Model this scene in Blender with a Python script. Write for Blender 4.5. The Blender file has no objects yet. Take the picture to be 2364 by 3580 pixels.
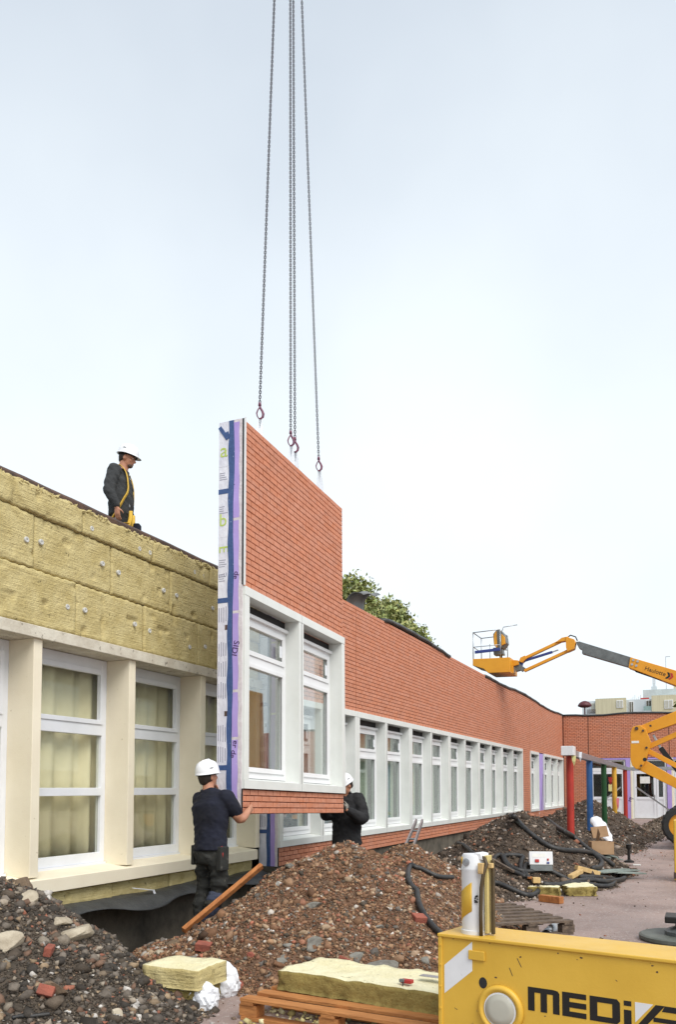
import bpy, bmesh, math, random
import numpy as np
from mathutils import Vector, Matrix
random.seed(7); RNG = np.random.default_rng(11)
SC = bpy.context.scene; COL = SC.collection
R = math.radians
# ------------------------------------------------------------------ camera
cam_d = bpy.data.cameras.new('camera'); CAM = bpy.data.objects.new('camera', cam_d); COL.objects.link(CAM)
cam_d.sensor_fit = 'VERTICAL'; cam_d.sensor_height = 36.0; cam_d.lens = 36*2900/3580
cam_d.shift_y = 0.2245; cam_d.clip_start = .05; cam_d.clip_end = 2000
YAW, PITCH, EYE = R(23.4), R(3.2), np.array([0, 0, 1.55])
CAM.location = EYE; CAM.rotation_euler = (math.pi/2+PITCH, 0, YAW)
SC.camera = CAM
# ------------------------------------------------------------------ world, sun, exposure
SUN_EL, SUN_AZ = R(50), R(126)          # azimuth measured clockwise from +Y
w = bpy.data.worlds.new('World'); SC.world = w; w.use_nodes = True
nt = w.node_tree; nt.nodes.clear()
out = nt.nodes.new('ShaderNodeOutputWorld'); bg = nt.nodes.new('ShaderNodeBackground')
sky = nt.nodes.new('ShaderNodeTexSky'); sky.sky_type = 'NISHITA'; sky.sun_disc = False
sky.sun_elevation = SUN_EL; sky.sun_rotation = SUN_AZ; sky.air_density = 1.0; sky.dust_density = 1.0; sky.ozone_density = 1.0
# thin high overcast: a white veil over the blue sky, thinner towards the zenith, with soft cloud structure
tc = nt.nodes.new('ShaderNodeTexCoord'); sep = nt.nodes.new('ShaderNodeSeparateXYZ'); nt.links.new(tc.outputs['Generated'], sep.inputs[0])
ramp = nt.nodes.new('ShaderNodeValToRGB'); nt.links.new(sep.outputs['Z'], ramp.inputs[0])
e = ramp.color_ramp.elements; e[0].position = 0.0; e[0].color = (.95, .95, .95, 1); e[1].position = .85; e[1].color = (.46, .46, .46, 1)
m1 = ramp.color_ramp.elements.new(.38); m1.color = (.90, .90, .90, 1)
noi = nt.nodes.new('ShaderNodeTexNoise'); noi.inputs['Scale'].default_value = 2.2; noi.inputs['Detail'].default_value = 4
nt.links.new(tc.outputs['Generated'], noi.inputs['Vector'])
mr = nt.nodes.new('ShaderNodeMapRange'); mr.inputs[1].default_value = .3; mr.inputs[2].default_value = .7; mr.inputs[3].default_value = -.09; mr.inputs[4].default_value = .09
nt.links.new(noi.outputs['Fac'], mr.inputs[0])
addn = nt.nodes.new('ShaderNodeMath'); addn.operation = 'ADD'; nt.links.new(ramp.outputs['Color'], addn.inputs[0]); nt.links.new(mr.outputs[0], addn.inputs[1])
mix = nt.nodes.new('ShaderNodeMix'); mix.data_type = 'RGBA'; nt.links.new(addn.outputs[0], mix.inputs[0])
nt.links.new(sky.outputs[0], mix.inputs[6]); mix.inputs[7].default_value = (6.75, 7.25, 7.55, 1)
nt.links.new(mix.outputs[2], bg.inputs[0]); bg.inputs[1].default_value = 0.10
nt.links.new(bg.outputs[0], out.inputs[0])
sd = bpy.data.lights.new('sun', 'SUN'); sd.energy = 2.0; sd.angle = R(40); sd.color = (1, .96, .9)
SUN = bpy.data.objects.new('sun', sd); COL.objects.link(SUN)
sdir = Vector((math.sin(SUN_AZ)*math.cos(SUN_EL), math.cos(SUN_AZ)*math.cos(SUN_EL), math.sin(SUN_EL)))
SUN.rotation_euler = sdir.to_track_quat('Z', 'Y').to_euler(); SUN.location = (8, 0, 20)
vs = SC.view_settings; vs.view_transform = 'Standard'; vs.look = 'None'; vs.exposure = 0.62; vs.gamma = 1; vs.use_curve_mapping = False
SC.render.engine = 'CYCLES'
# ------------------------------------------------------------------ survey helpers: photo bearing + a known plane -> a point in the place
_f = np.array([-math.sin(YAW)*math.cos(PITCH), math.cos(YAW)*math.cos(PITCH), math.sin(PITCH)])
_r = np.array([math.cos(YAW), math.sin(YAW), 0]); _u = np.cross(_r, _f)
def bearing(x, y): return _f+_r*(x-1182)/2900-_u*(y-2593.86)/2900
def at(x, y, ax, v):
    d = bearing(x, y); return Vector(EYE+d*((v-EYE[ax])/d[ax]))
def atx(x, y, v): return at(x, y, 0, v)
def aty(x, y, v): return at(x, y, 1, v)
def atz(x, y, v=0.): return at(x, y, 2, v)
K = 2364/1568
# ------------------------------------------------------------------ mesh helpers
ORG = {}
class MB:
    def __init__(s): s.v = []; s.f = []; s.m = []
    def add(s, vs, fs, mi=0):
        b = len(s.v); s.v += [tuple(p) for p in vs]; s.f += [tuple(b+i for i in f) for f in fs]; s.m += [mi]*len(fs); return s
    def box(s, x0, x1, y0, y1, z0, z1, mi=0):
        return s.add([(x0,y0,z0),(x1,y0,z0),(x1,y1,z0),(x0,y1,z0),(x0,y0,z1),(x1,y0,z1),(x1,y1,z1),(x0,y1,z1)],
                     [(3,2,1,0),(4,5,6,7),(0,1,5,4),(1,2,6,5),(2,3,7,6),(3,0,4,7)], mi)
    def obox(s, c, a, b, d, mi=0):   # centre and three half-axis vectors
        c, a, b, d = map(Vector, (c, a, b, d))
        vs = [c+a*i+b*j+d*k for k in (-1,1) for i, j in ((-1,-1),(1,-1),(1,1),(-1,1))]
        return s.add(vs, [(3,2,1,0),(4,5,6,7),(0,1,5,4),(1,2,6,5),(2,3,7,6),(3,0,4,7)], mi)
    def beam(s, p, q, w, h, up=(0,0,1), mi=0):
        p, q = Vector(p), Vector(q); d = (q-p); L = d.length; d.normalize(); up = Vector(up)
        sd_ = d.cross(up)
        if sd_.length < 1e-4: sd_ = d.cross(Vector((1,0,0)))
        sd_.normalize(); u2 = sd_.cross(d)
        return s.obox((p+q)/2, d*L/2, sd_*w/2, u2*h/2, mi)
    def rings(s, rs, caps=True, closed=False, mi=0):
        n = len(rs[0]); b = len(s.v)
        for r_ in rs: s.v += [tuple(p) for p in r_]
        k = len(rs); fs = []
        for i in range(k if closed else k-1):
            i2 = (i+1) % k
            for j in range(n):
                j2 = (j+1) % n; fs.append((b+i*n+j, b+i*n+j2, b+i2*n+j2, b+i2*n+j))
        if caps and not closed: fs += [tuple(b+j for j in range(n))[::-1], tuple(b+(k-1)*n+j for j in range(n))]
        s.f += fs; s.m += [mi]*len(fs); return s
    def tube(s, pts, r, n=8, caps=True, closed=False, mi=0, flat=None):
        pts = [Vector(p) for p in pts]; k = len(pts); rs = []
        rad = r if isinstance(r, (list, tuple)) else [r]*k
        prev = None
        for i, p in enumerate(pts):
            a = pts[(i-1) % k] if (closed or i) else p; c = pts[(i+1) % k] if (closed or i < k-1) else p
            t = (c-a).normalized()
            if prev is None:
                x = t.cross(Vector((0,0,1)));
                if x.length < .05: x = t.cross(Vector((1,0,0)))
            else: x = prev-t*prev.dot(t)
            x.normalize(); y = t.cross(x); prev = x
            fy = flat if flat else 1
            rs.append([p+x*math.cos(2*math.pi*j/n)*rad[i]+y*math.sin(2*math.pi*j/n)*rad[i]*fy for j in range(n)])
        return s.rings(rs, caps, closed, mi)
    def cyl(s, p, q, r0, r1=None, n=16, mi=0): return s.tube([p, q], [r0, r1 if r1 is not None else r0], n, mi=mi)
    def sphere(s, c, rx, ry=None, rz=None, n=10, k=7, rot=None, mi=0):
        ry = ry or rx; rz = rz or rx; c = Vector(c); rs = []
        for i in range(1, k):
            a = math.pi*i/k
            ring = [Vector((rx*math.sin(a)*math.cos(2*math.pi*j/n), ry*math.sin(a)*math.sin(2*math.pi*j/n), rz*math.cos(a))) for j in range(n)]
            rs.append([c+(rot@p if rot else p) for p in ring][::-1])
        return s.rings(rs, True, mi=mi)
    def lathe(s, prof, n=24, c=(0,0,0), mi=0):
        c = Vector(c)
        return s.rings([[c+Vector((r*math.cos(2*math.pi*j/n), r*math.sin(2*math.pi*j/n), z)) for j in range(n)] for r, z in prof], True, mi=mi)
    def extrude(s, poly, d, mi=0):   # planar 3-D polygon swept by vector d
        n = len(poly); d = Vector(d); a = [Vector(p) for p in poly]; b = [p+d for p in a]
        return s.add(a+b, [tuple(range(n))[::-1], tuple(range(n, 2*n))]+[(i, (i+1) % n, n+(i+1) % n, n+i) for i in range(n)], mi)
    def build(s, name, mat, parent=None, smooth=False, bevel=0, org=None, fix=False):
        o_ = org if org is not None else (ORG.get(parent.name, (0,0,0)) if parent else (0,0,0))
        me = bpy.data.meshes.new(name)
        va = np.array(s.v, float)-np.array(o_, float)
        me.from_pydata(va.tolist(), [], s.f)
        for mm in (mat if isinstance(mat, (list, tuple)) else [mat]): me.materials.append(mm)
        if any(s.m): me.polygons.foreach_set('material_index', s.m)
        if fix:
            bm = bmesh.new(); bm.from_mesh(me); bmesh.ops.recalc_face_normals(bm, faces=bm.faces); bm.to_mesh(me); bm.free()
        if smooth: me.polygons.foreach_set('use_smooth', [True]*len(me.polygons))
        o = bpy.data.objects.new(name, me); COL.objects.link(o)
        if parent: o.parent = parent; ORG[o.name] = o_
        else: o.location = o_
        if bevel:
            b = o.modifiers.new('bevel', 'BEVEL'); b.width = bevel; b.segments = 2; b.limit_method = 'ANGLE'; b.angle_limit = R(40)
        return o
def link_mesh(name, me, parent=None, loc=(0,0,0)):
    o = bpy.data.objects.new(name, me); COL.objects.link(o); o.location = loc
    if parent: o.parent = parent
    return o
def tag(o, label=None, cat=None, group=None, kind=None):
    if label: o['label'] = label
    if cat: o['category'] = cat
    if group: o['group'] = group
    if kind: o['kind'] = kind
    return o
def thing(name, label, cat, loc=(0,0,0), group=None, local=False):
    o = bpy.data.objects.new(name, None); COL.objects.link(o); o.location = loc; o.empty_display_size = .1
    tag(o, label, cat, group)
    if not local: ORG[o.name] = tuple(loc)
    return o
# ------------------------------------------------------------------ value noise for shapes
_T = RNG.random((256, 256))
def vnoise(x, y):
    x = np.asarray(x, float); y = np.asarray(y, float); xi = np.floor(x).astype(int); yi = np.floor(y).astype(int)
    fx = x-xi; fy = y-yi; fx = fx*fx*(3-2*fx); fy = fy*fy*(3-2*fy)
    g = lambda a, b: _T[a % 256, b % 256]
    return (g(xi,yi)*(1-fx)+g(xi+1,yi)*fx)*(1-fy)+(g(xi,yi+1)*(1-fx)+g(xi+1,yi+1)*fx)*fy
def fbm(x, y, o=4):
    s = 0; a = .5
    for i in range(o): s = s+a*(vnoise(x*2**i+17*i, y*2**i+5*i)-.5); a *= .5
    return s
# ------------------------------------------------------------------ materials
MATS = {}
def pm(name, c1, c2=None, scale=4., rough=.7, bump=0., bscale=None, metal=0., detail=5., spec=.4, attr=False, stretch=None, rvar=0., speck=None, contrast=(.35,.65), gen=False):
    if name in MATS: return MATS[name]
    m = bpy.data.materials.new(name); m.use_nodes = True; n = m.node_tree; b = n.nodes['Principled BSDF']
    b.inputs['Roughness'].default_value = rough; b.inputs['Metallic'].default_value = metal; b.inputs['Specular IOR Level'].default_value = spec
    geo = n.nodes.new('ShaderNodeNewGeometry'); vec = geo.outputs['Position']
    if gen: vec = n.nodes.new('ShaderNodeTexCoord').outputs['Object']
    if stretch:
        mp = n.nodes.new('ShaderNodeMapping'); mp.inputs['Scale'].default_value = stretch; n.links.new(vec, mp.inputs[0]); vec = mp.outputs[0]
    def noise(sc, det):
        t = n.nodes.new('ShaderNodeTexNoise'); t.inputs['Scale'].default_value = sc; t.inputs['Detail'].default_value = det; t.inputs['Roughness'].default_value = .6
        n.links.new(vec, t.inputs['Vector']); return t.outputs['Fac']
    if c2 is None: c2 = tuple(c*.86 for c in c1)
    fac = noise(scale, detail)
    mr = n.nodes.new('ShaderNodeMapRange'); mr.inputs[1].default_value, mr.inputs[2].default_value = contrast; n.links.new(fac, mr.inputs[0])
    mx = n.nodes.new('ShaderNodeMix'); mx.data_type = 'RGBA'; n.links.new(mr.outputs[0], mx.inputs[0])
    mx.inputs[6].default_value = (*c1, 1); mx.inputs[7].default_value = (*c2, 1); col = mx.outputs[2]
    if attr:
        at_ = n.nodes.new('ShaderNodeAttribute'); at_.attribute_name = 'Col'
        mu = n.nodes.new('ShaderNodeMix'); mu.data_type = 'RGBA'; mu.blend_type = 'MULTIPLY'; mu.inputs[0].default_value = 1
        n.links.new(at_.outputs['Color'], mu.inputs[6]); n.links.new(col, mu.inputs[7]); col = mu.outputs[2]
    if speck:   # (scale, threshold, colour): dirt spots with a shape of their own
        f2 = noise(speck[0], 3); cr = n.nodes.new('ShaderNodeMapRange'); cr.inputs[1].default_value = speck[1]; cr.inputs[2].default_value = speck[1]+.06; n.links.new(f2, cr.inputs[0])
        m3 = n.nodes.new('ShaderNodeMix'); m3.data_type = 'RGBA'; n.links.new(cr.outputs[0], m3.inputs[0]); n.links.new(col, m3.inputs[6]); m3.inputs[7].default_value = (*speck[2], 1); col = m3.outputs[2]
    n.links.new(col, b.inputs['Base Color'])
    if rvar:
        r2 = n.nodes.new('ShaderNodeMapRange'); r2.inputs[1].default_value = .3; r2.inputs[2].default_value = .7; r2.inputs[3].default_value = rough-rvar; r2.inputs[4].default_value = min(1, rough+rvar)
        n.links.new(noise(scale*.7, 4), r2.inputs[0]); n.links.new(r2.outputs[0], b.inputs['Roughness'])
    if bump:
        bp = n.nodes.new('ShaderNodeBump'); bp.inputs['Strength'].default_value = bump; bp.inputs['Distance'].default_value = .02
        n.links.new(noise(bscale or scale*4, 6), bp.inputs['Height']); n.links.new(bp.outputs[0], b.inputs['Normal'])
    MATS[name] = m; return m
M = {}
M['brick'] = pm('brick_tile', (.57,.238,.143), (.515,.205,.118), 9, .75, .25, 60, rvar=.1)
def tile_variation(m):      # every tile fired a little differently
    n = m.node_tree; b = n.nodes['Principled BSDF']; src = b.inputs['Base Color'].links[0].from_socket
    g_ = n.nodes.new('ShaderNodeNewGeometry'); mp = n.nodes.new('ShaderNodeMapping'); mp.inputs['Scale'].default_value = (5.4, 5.4, 15); n.links.new(g_.outputs['Position'], mp.inputs[0])
    vo = n.nodes.new('ShaderNodeTexVoronoi'); vo.inputs['Scale'].default_value = 1; n.links.new(mp.outputs[0], vo.inputs['Vector'])
    hs = n.nodes.new('ShaderNodeHueSaturation'); sp = n.nodes.new('ShaderNodeSeparateColor'); n.links.new(vo.outputs['Color'], sp.inputs[0])
    mr = n.nodes.new('ShaderNodeMapRange'); mr.inputs[3].default_value = .94; mr.inputs[4].default_value = 1.06; n.links.new(sp.outputs[0], mr.inputs[0]); n.links.new(mr.outputs[0], hs.inputs['Value'])
    m2 = n.nodes.new('ShaderNodeMapRange'); m2.inputs[3].default_value = .95; m2.inputs[4].default_value = 1.04; n.links.new(sp.outputs[1], m2.inputs[0]); n.links.new(m2.outputs[0], hs.inputs['Saturation'])
    n.links.new(src, hs.inputs['Color']); n.links.new(hs.outputs[0], b.inputs['Base Color'])
tile_variation(M['brick'])
M['joint'] = pm('brick_backing', (.20,.062,.040), None, 8, .9)
M['surround'] = pm('pale_grey_metal', (.71,.73,.70), (.66,.68,.65), 3, .42, spec=.5)
M['pvc'] = pm('white_pvc', (.78,.79,.80), (.72,.73,.74), 2, .3)
M['oldpvc'] = pm('aged_white_pvc', (.76,.78,.82), (.70,.72,.75), 3, .35, speck=(40,.74,(.5,.48,.42)))
M['cream'] = pm('cream_render', (.80,.73,.575), (.75,.675,.52), 2.2, .85, .12, 90, speck=(26,.70,(.52,.44,.30)))
M['concrete_paint'] = pm('weathered_pale_concrete', (.66,.62,.52), (.50,.45,.36), 5, .85, .3, 40, speck=(18,.62,(.27,.24,.19)))
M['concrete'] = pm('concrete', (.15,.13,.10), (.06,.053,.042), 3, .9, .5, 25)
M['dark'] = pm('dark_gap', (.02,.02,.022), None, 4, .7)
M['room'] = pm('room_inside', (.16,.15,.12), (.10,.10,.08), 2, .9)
M['blind'] = pm('pale_green_blind', (.72,.76,.64), (.62,.66,.54), 1.5, .9, stretch=(1,6,.4))
M['purple'] = pm('purple_board', (.43,.33,.68), (.38,.28,.61), 4, .8, speck=(30,.69,(.5,.44,.66)))
M['wrap'] = pm('white_wrap_film', (.72,.72,.78), (.60,.60,.68), 8, .35, .5, 22, stretch=(1,1,.5))
M['tape'] = pm('blue_tape', (.035,.075,.20), (.05,.10,.25), 20, .4, .3, 50, speck=(45,.68,(.35,.42,.55)))
M['foam'] = pm('pale_edge_foam', (.68,.64,.66), (.56,.50,.52), 12, .7, .4, 40)
M['ink'] = pm('purple_ink', (.05,.02,.10), None, 5, .7)
M['greyink'] = pm('grey_ink', (.30,.30,.38), None, 30, .7)
M['greenink'] = pm('green_ink', (.48,.60,.13), None, 5, .7)
M['bitumen'] = pm('bitumen_membrane', (.055,.058,.058), (.035,.036,.036), 5, .45, .3, 30, rvar=.15)
M['rust'] = pm('rusty_edge_steel', (.11,.062,.042), (.055,.04,.034), 8, .75, .4, 40)
M['steel'] = pm('galvanised_steel', (.45,.46,.47), (.36,.37,.38), 10, .35, metal=.7)
M['chain'] = pm('dark_chain_steel', (.04,.036,.046), (.07,.064,.075), 30, .6)
M['hook'] = pm('painted_hook', (.20,.055,.09), (.13,.05,.09), 20, .5)
M['sling'] = pm('white_webbing', (.74,.78,.82), (.6,.65,.7), 60, .7)
M['yellow'] = pm('yellow_paint', (.68,.42,.055), (.62,.375,.045), 3, .38, .06, 60, rvar=.12, speck=(14,.69,(.40,.24,.06)))
M['lift'] = pm('orange_yellow_paint', (.72,.32,.018), (.64,.27,.015), 2, .42, speck=(5,.72,(.34,.16,.03)))
M['whitepaint'] = pm('white_paint', (.74,.75,.76), (.66,.67,.68), 4, .4, speck=(30,.70,(.4,.38,.34)))
M['black'] = pm('black_paint', (.012,.011,.01), None, 5, .45)
M['greymetal'] = pm('grey_boom_steel', (.14,.155,.155), (.09,.10,.10), 5, .45, spec=.5)
M['rubber'] = pm('black_rubber', (.018,.018,.018), (.03,.03,.028), 12, .75, .3, 40)
M['hose'] = pm('black_corrugated_hose', (.02,.02,.021), (.042,.04,.037), 14, .5)
M['bluepaint'] = pm('blue_paint', (.03,.05,.22), None, 4, .5)
M['wood'] = pm('fresh_pallet_wood', (.50,.215,.068), (.36,.145,.045), 9, .8, .4, 30, stretch=(.5,3,3))
M['oldwood'] = pm('weathered_wood', (.17,.125,.09), (.075,.055,.042), 9, .85, .4, 30, stretch=(1,3,3))
M['plank'] = pm('orange_plank', (.46,.185,.055), (.30,.11,.035), 8, .8, .4, 30, stretch=(3,.6,1))
M['palewood'] = pm('pale_timber', (.62,.44,.20), (.5,.33,.14), 10, .8, .3, 30)
M['plastic'] = pm('white_plastic_film', (.80,.82,.85), (.70,.72,.76), 8, .35, .4, 25)
M['card'] = pm('cardboard', (.42,.27,.155), (.35,.22,.12), 5, .85)
M['greenplank'] = pm('grey_green_strip', (.26,.31,.28), (.19,.23,.21), 8, .6)
M['paper'] = pm('paper', (.78,.78,.74), None, 10, .8)
M['ypaper'] = pm('yellow_paper', (.70,.66,.30), None, 10, .8)
for k_, c_ in dict(red=(.42,.035,.022), blue=(.035,.13,.36), green=(.014,.085,.025), yel=(.70,.40,.05)).items():
    M['post_'+k_] = pm('post_paint_'+k_, c_, tuple(a*.75 for a in c_), 4, .5, speck=(12,.70,tuple(a*.45 for a in c_)))
M['lens'] = pm('grey_lens_cover', (.46,.45,.38), (.40,.39,.33), 3, .3)
M['tool_red'] = pm('red_plastic', (.42,.03,.025), None, 6, .45)
M['leaf'] = pm('leaf', (.38,.41,.19), (.22,.27,.10), .9, .6, attr=True, detail=3)
M['bark'] = pm('bark', (.10,.08,.06), None, 8, .9, .5)
def wool_mat(name, c1, c2, rib=0.):
    m = pm(name, c1, c2, 5, .95, 0, speck=(11,.66,tuple(c*.5 for c in c2)))
    n = m.node_tree; b = n.nodes['Principled BSDF']; geo = n.nodes.new('ShaderNodeNewGeometry')
    t1 = n.nodes.new('ShaderNodeTexNoise'); t1.inputs['Scale'].default_value = 28; t1.inputs['Detail'].default_value = 8; t1.inputs['Roughness'].default_value = .7
    n.links.new(geo.outputs['Position'], t1.inputs['Vector']); h = t1.outputs['Fac']
    if rib:
        mp = n.nodes.new('ShaderNodeMapping'); mp.inputs['Scale'].default_value = (8, 3, 70); n.links.new(geo.outputs['Position'], mp.inputs[0])
        t2 = n.nodes.new('ShaderNodeTexNoise'); t2.inputs['Scale'].default_value = 1; t2.inputs['Detail'].default_value = 3; n.links.new(mp.outputs[0], t2.inputs['Vector'])
        ma = n.nodes.new('ShaderNodeMath'); ma.operation = 'MULTIPLY_ADD'; n.links.new(t2.outputs['Fac'], ma.inputs[0]); ma.inputs[1].default_value = rib; n.links.new(h, ma.inputs[2]); h = ma.outputs[0]
    bp = n.nodes.new('ShaderNodeBump'); bp.inputs['Strength'].default_value = .8; bp.inputs['Distance'].default_value = .03
    n.links.new(h, bp.inputs['Height']); n.links.new(bp.outputs[0], b.inputs['Normal']); return m
M['wool'] = wool_mat('mineral_wool', (.62,.525,.26), (.50,.405,.175), .5)
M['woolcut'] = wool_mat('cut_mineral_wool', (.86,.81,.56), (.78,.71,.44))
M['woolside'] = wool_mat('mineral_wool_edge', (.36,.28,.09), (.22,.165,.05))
def glass_mat(name, tint, boost):
    m = bpy.data.materials.new(name); m.use_nodes = True; n = m.node_tree; n.nodes.clear()
    o = n.nodes.new('ShaderNodeOutputMaterial'); tr = n.nodes.new('ShaderNodeBsdfTransparent'); tr.inputs[0].default_value = (*tint, 1)
    gl = n.nodes.new('ShaderNodeBsdfGlossy'); gl.inputs['Roughness'].default_value = .01; gl.inputs[0].default_value = (.95,.97,.97,1)
    fr = n.nodes.new('ShaderNodeFresnel'); fr.inputs[0].default_value = boost; mx = n.nodes.new('ShaderNodeMixShader')
    g_ = n.nodes.new('ShaderNodeNewGeometry'); iv = n.nodes.new('ShaderNodeMapRange'); iv.inputs[3].default_value = boost; iv.inputs[4].default_value = 1/boost
    n.links.new(g_.outputs['Backfacing'], iv.inputs[0]); n.links.new(iv.outputs[0], fr.inputs[0])   # same reflectance on both faces of a pane
    n.links.new(fr.outputs[0], mx.inputs[0]); n.links.new(tr.outputs[0], mx.inputs[1]); n.links.new(gl.outputs[0], mx.inputs[2]); n.links.new(mx.outputs[0], o.inputs[0])
    return m
M['glass'] = glass_mat('double_glazing', (.91,.94,.92), 2.6)
M['oldglass'] = glass_mat('old_glazing', (.95,.955,.92), 1.45)
M['curtain'] = pm('cream_curtain', (.86,.80,.60), (.80,.74,.53), 2, .9, .1, 200)
M['skin'] = pm('skin', (.48,.235,.145), (.42,.19,.115), 12, .55)
M['hair'] = pm('dark_hair', (.03,.02,.015), None, 40, .7)
M['navy'] = pm('navy_polo', (.010,.012,.025), (.007,.008,.015), 6, .9, .35, 18)
M['blackcloth'] = pm('black_jacket', (.012,.012,.014), (.02,.02,.021), 6, .9, .35, 18)
M['hoodie'] = pm('charcoal_hoodie', (.05,.053,.055), (.036,.038,.04), 10, .95, .35, 22)
M['trousers'] = pm('black_work_trousers', (.016,.017,.016), (.032,.032,.028), 7, .85, .5, 20, speck=(16,.64,(.085,.08,.066)))
M['denim'] = pm('dark_denim', (.045,.055,.09), (.03,.036,.06), 14, .9, .4, 30)
M['khaki'] = pm('dark_khaki_trousers', (.075,.065,.042), (.05,.045,.03), 8, .9, .4, 24)
M['helmet'] = pm('white_helmet', (.82,.83,.85), (.76,.77,.79), 9, .3, speck=(30,.70,(.55,.53,.5)))
M['glove'] = pm('grey_glove', (.10,.09,.08), (.3,.28,.24), 30, .9)
M['harness'] = pm('yellow_harness', (.72,.47,.07), (.62,.38,.05), 20, .8)
# ================================================================== SETTING: ground, trench
def sst(a, b, x): t = np.clip((x-a)/(b-a), 0, 1); return t*t*(3-2*t)
def ground_z(x, y):
    x = np.asarray(x, float); y = np.asarray(y, float)
    tr = sst(-4.72, -5.0, x)*sst(3.8, 5.4, y)*sst(11.4, 10.6, y)
    return -.30*tr + .25*sst(20, 38, y)*sst(60, 40, y) + .012*fbm(x*.9, y*.9)
HEAPS = {  # cx, cy, height, rx-, rx+, ry-, ry+
 'A': [(-5.45, 4.55, 1.22, 2.0, 2.2, 2.0, 1.25), (-5.6, 5.3, .60, .9, .75, .8, .6)],
 'B': [(-3.33, 7.95, 1.03, 1.75, 1.75, 2.15, 2.2), (-3.30, 9.9, .92, 1.30, 1.15, 1.8, 1.6), (-3.75, 6.55, .30, 1.3, 1.4, .9, 1.)],
 'C': [(-2.95, 15.0, 1.22, 1.75, 1.75, 3.2, 3.3), (-3.3, 12.4, .55, 1.3, 1.2, 1.3, 1.5)],
 'D': [(-3.5, 31.0, 1.05, 2.0, 1.5, 4.5, 4.0), (-2.9, 22.5, .50, 2.0, 1.5, 4.0, 4.5), (-1.9, 27.0, .30, 1.2, .9, 3., 3.)],
 'E': [(.35, 31.5, 1.15, 2.1, 2.6, 4.5, 4.0)],
}
def heap_h(k, x, y):
    x = np.asarray(x, float); y = np.asarray(y, float); h = np.full(np.broadcast(x, y).shape, -1.)
    for cx, cy, a, l, r_, f, b in HEAPS[k]:
        dx = x-cx; dy = y-cy
        r2 = np.hypot(np.where(dx < 0, dx/l, dx/r_), np.where(dy < 0, dy/f, dy/b))
        r2 = r2*(1+.30*fbm(x*.8+3, y*.8+9))
        p = 1.06-np.sqrt(r2*r2+.0036+.016*1)
        h = np.maximum(h, a*p)
    if k == 'B': h = h-.42*np.exp(-((x+4.72)**2/.10+(y-7.42)**2/.16))      # trodden down where the worker stands
    h = h+.20*fbm(x*1.3+40, y*1.3)*np.clip(h*3, 0, 1)+.10*fbm(x*4.5, y*4.5+30)*np.clip(h*4, 0, 1)
    return h
def H(x, y):
    g = ground_z(x, y); t = g
    for k in HEAPS: t = np.maximum(t, g+heap_h(k, x, y))
    return t
def surf(x, y, lift=0.):      # first point of the ground or heaps on that bearing
    d = bearing(x, y); t = np.arange(2.5, 70, .01); p = EYE[None]+d[None]*t[:, None]
    i = int(np.argmax(p[:, 2] < H(p[:, 0], p[:, 1]))); q = p[i]
    return Vector((q[0], q[1], q[2]+lift))
def axis_pts(segs):
    o = []
    for a, b, s in segs: o += list(np.arange(a, b, s))
    return np.array(o+[segs[-1][1]])
gx = axis_pts([(-400,-60,20),(-60,-10,5),(-10,-6,.5),(-6,1.5,.1),(1.5,6,.5),(6,60,5),(60,400,20)])
gy = axis_pts([(-60,0,5),(0,3.5,.5),(3.5,13,.1),(13,40,.4),(40,100,6),(100,900,40)])
GX, GY = np.meshgrid(gx, gy); GZ = ground_z(GX, GY)
nx = len(gx); fs = [(j*nx+i, j*nx+i+1, (j+1)*nx+i+1, (j+1)*nx+i) for j in range(len(gy)-1) for i in range(nx-1)]
M['yard'] = pm('reddish_yard_asphalt', (.36,.265,.23), (.22,.16,.14), .8, .55, .7, 55, detail=12, rvar=.28, spec=.5, speck=(24,.585,(.43,.37,.335)))
def dig_strip(m):       # bare earth in the trench along the wall
    n = m.node_tree; b = n.nodes['Principled BSDF']; src = b.inputs['Base Color'].links[0].from_socket; g_ = n.nodes.new('ShaderNodeNewGeometry')
    sp = n.nodes.new('ShaderNodeSeparateXYZ'); n.links.new(g_.outputs['Position'], sp.inputs[0]); t = n.nodes.new('ShaderNodeTexNoise'); t.inputs['Scale'].default_value = 2.5; t.inputs['Detail'].default_value = 6; n.links.new(g_.outputs['Position'], t.inputs['Vector'])
    a = n.nodes.new('ShaderNodeMath'); a.operation = 'MULTIPLY_ADD'; n.links.new(t.outputs['Fac'], a.inputs[0]); a.inputs[1].default_value = .8; n.links.new(sp.outputs['X'], a.inputs[2])
    r_ = n.nodes.new('ShaderNodeMapRange'); r_.inputs[1].default_value = -4.25; r_.inputs[2].default_value = -4.0; r_.inputs[3].default_value = 1; r_.inputs[4].default_value = 0; n.links.new(a.outputs[0], r_.inputs[0])
    mx = n.nodes.new('ShaderNodeMix'); mx.data_type = 'RGBA'; n.links.new(r_.outputs[0], mx.inputs[0]); n.links.new(src, mx.inputs[6]); mx.inputs[7].default_value = (.075, .058, .042, 1); n.links.new(mx.outputs[2], b.inputs['Base Color'])
dig_strip(M['yard'])
g = MB(); g.add(np.stack([GX, GY, GZ], -1).reshape(-1, 3), fs); go = g.build('ground', M['yard'], smooth=True); tag(go, kind='structure')
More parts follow.
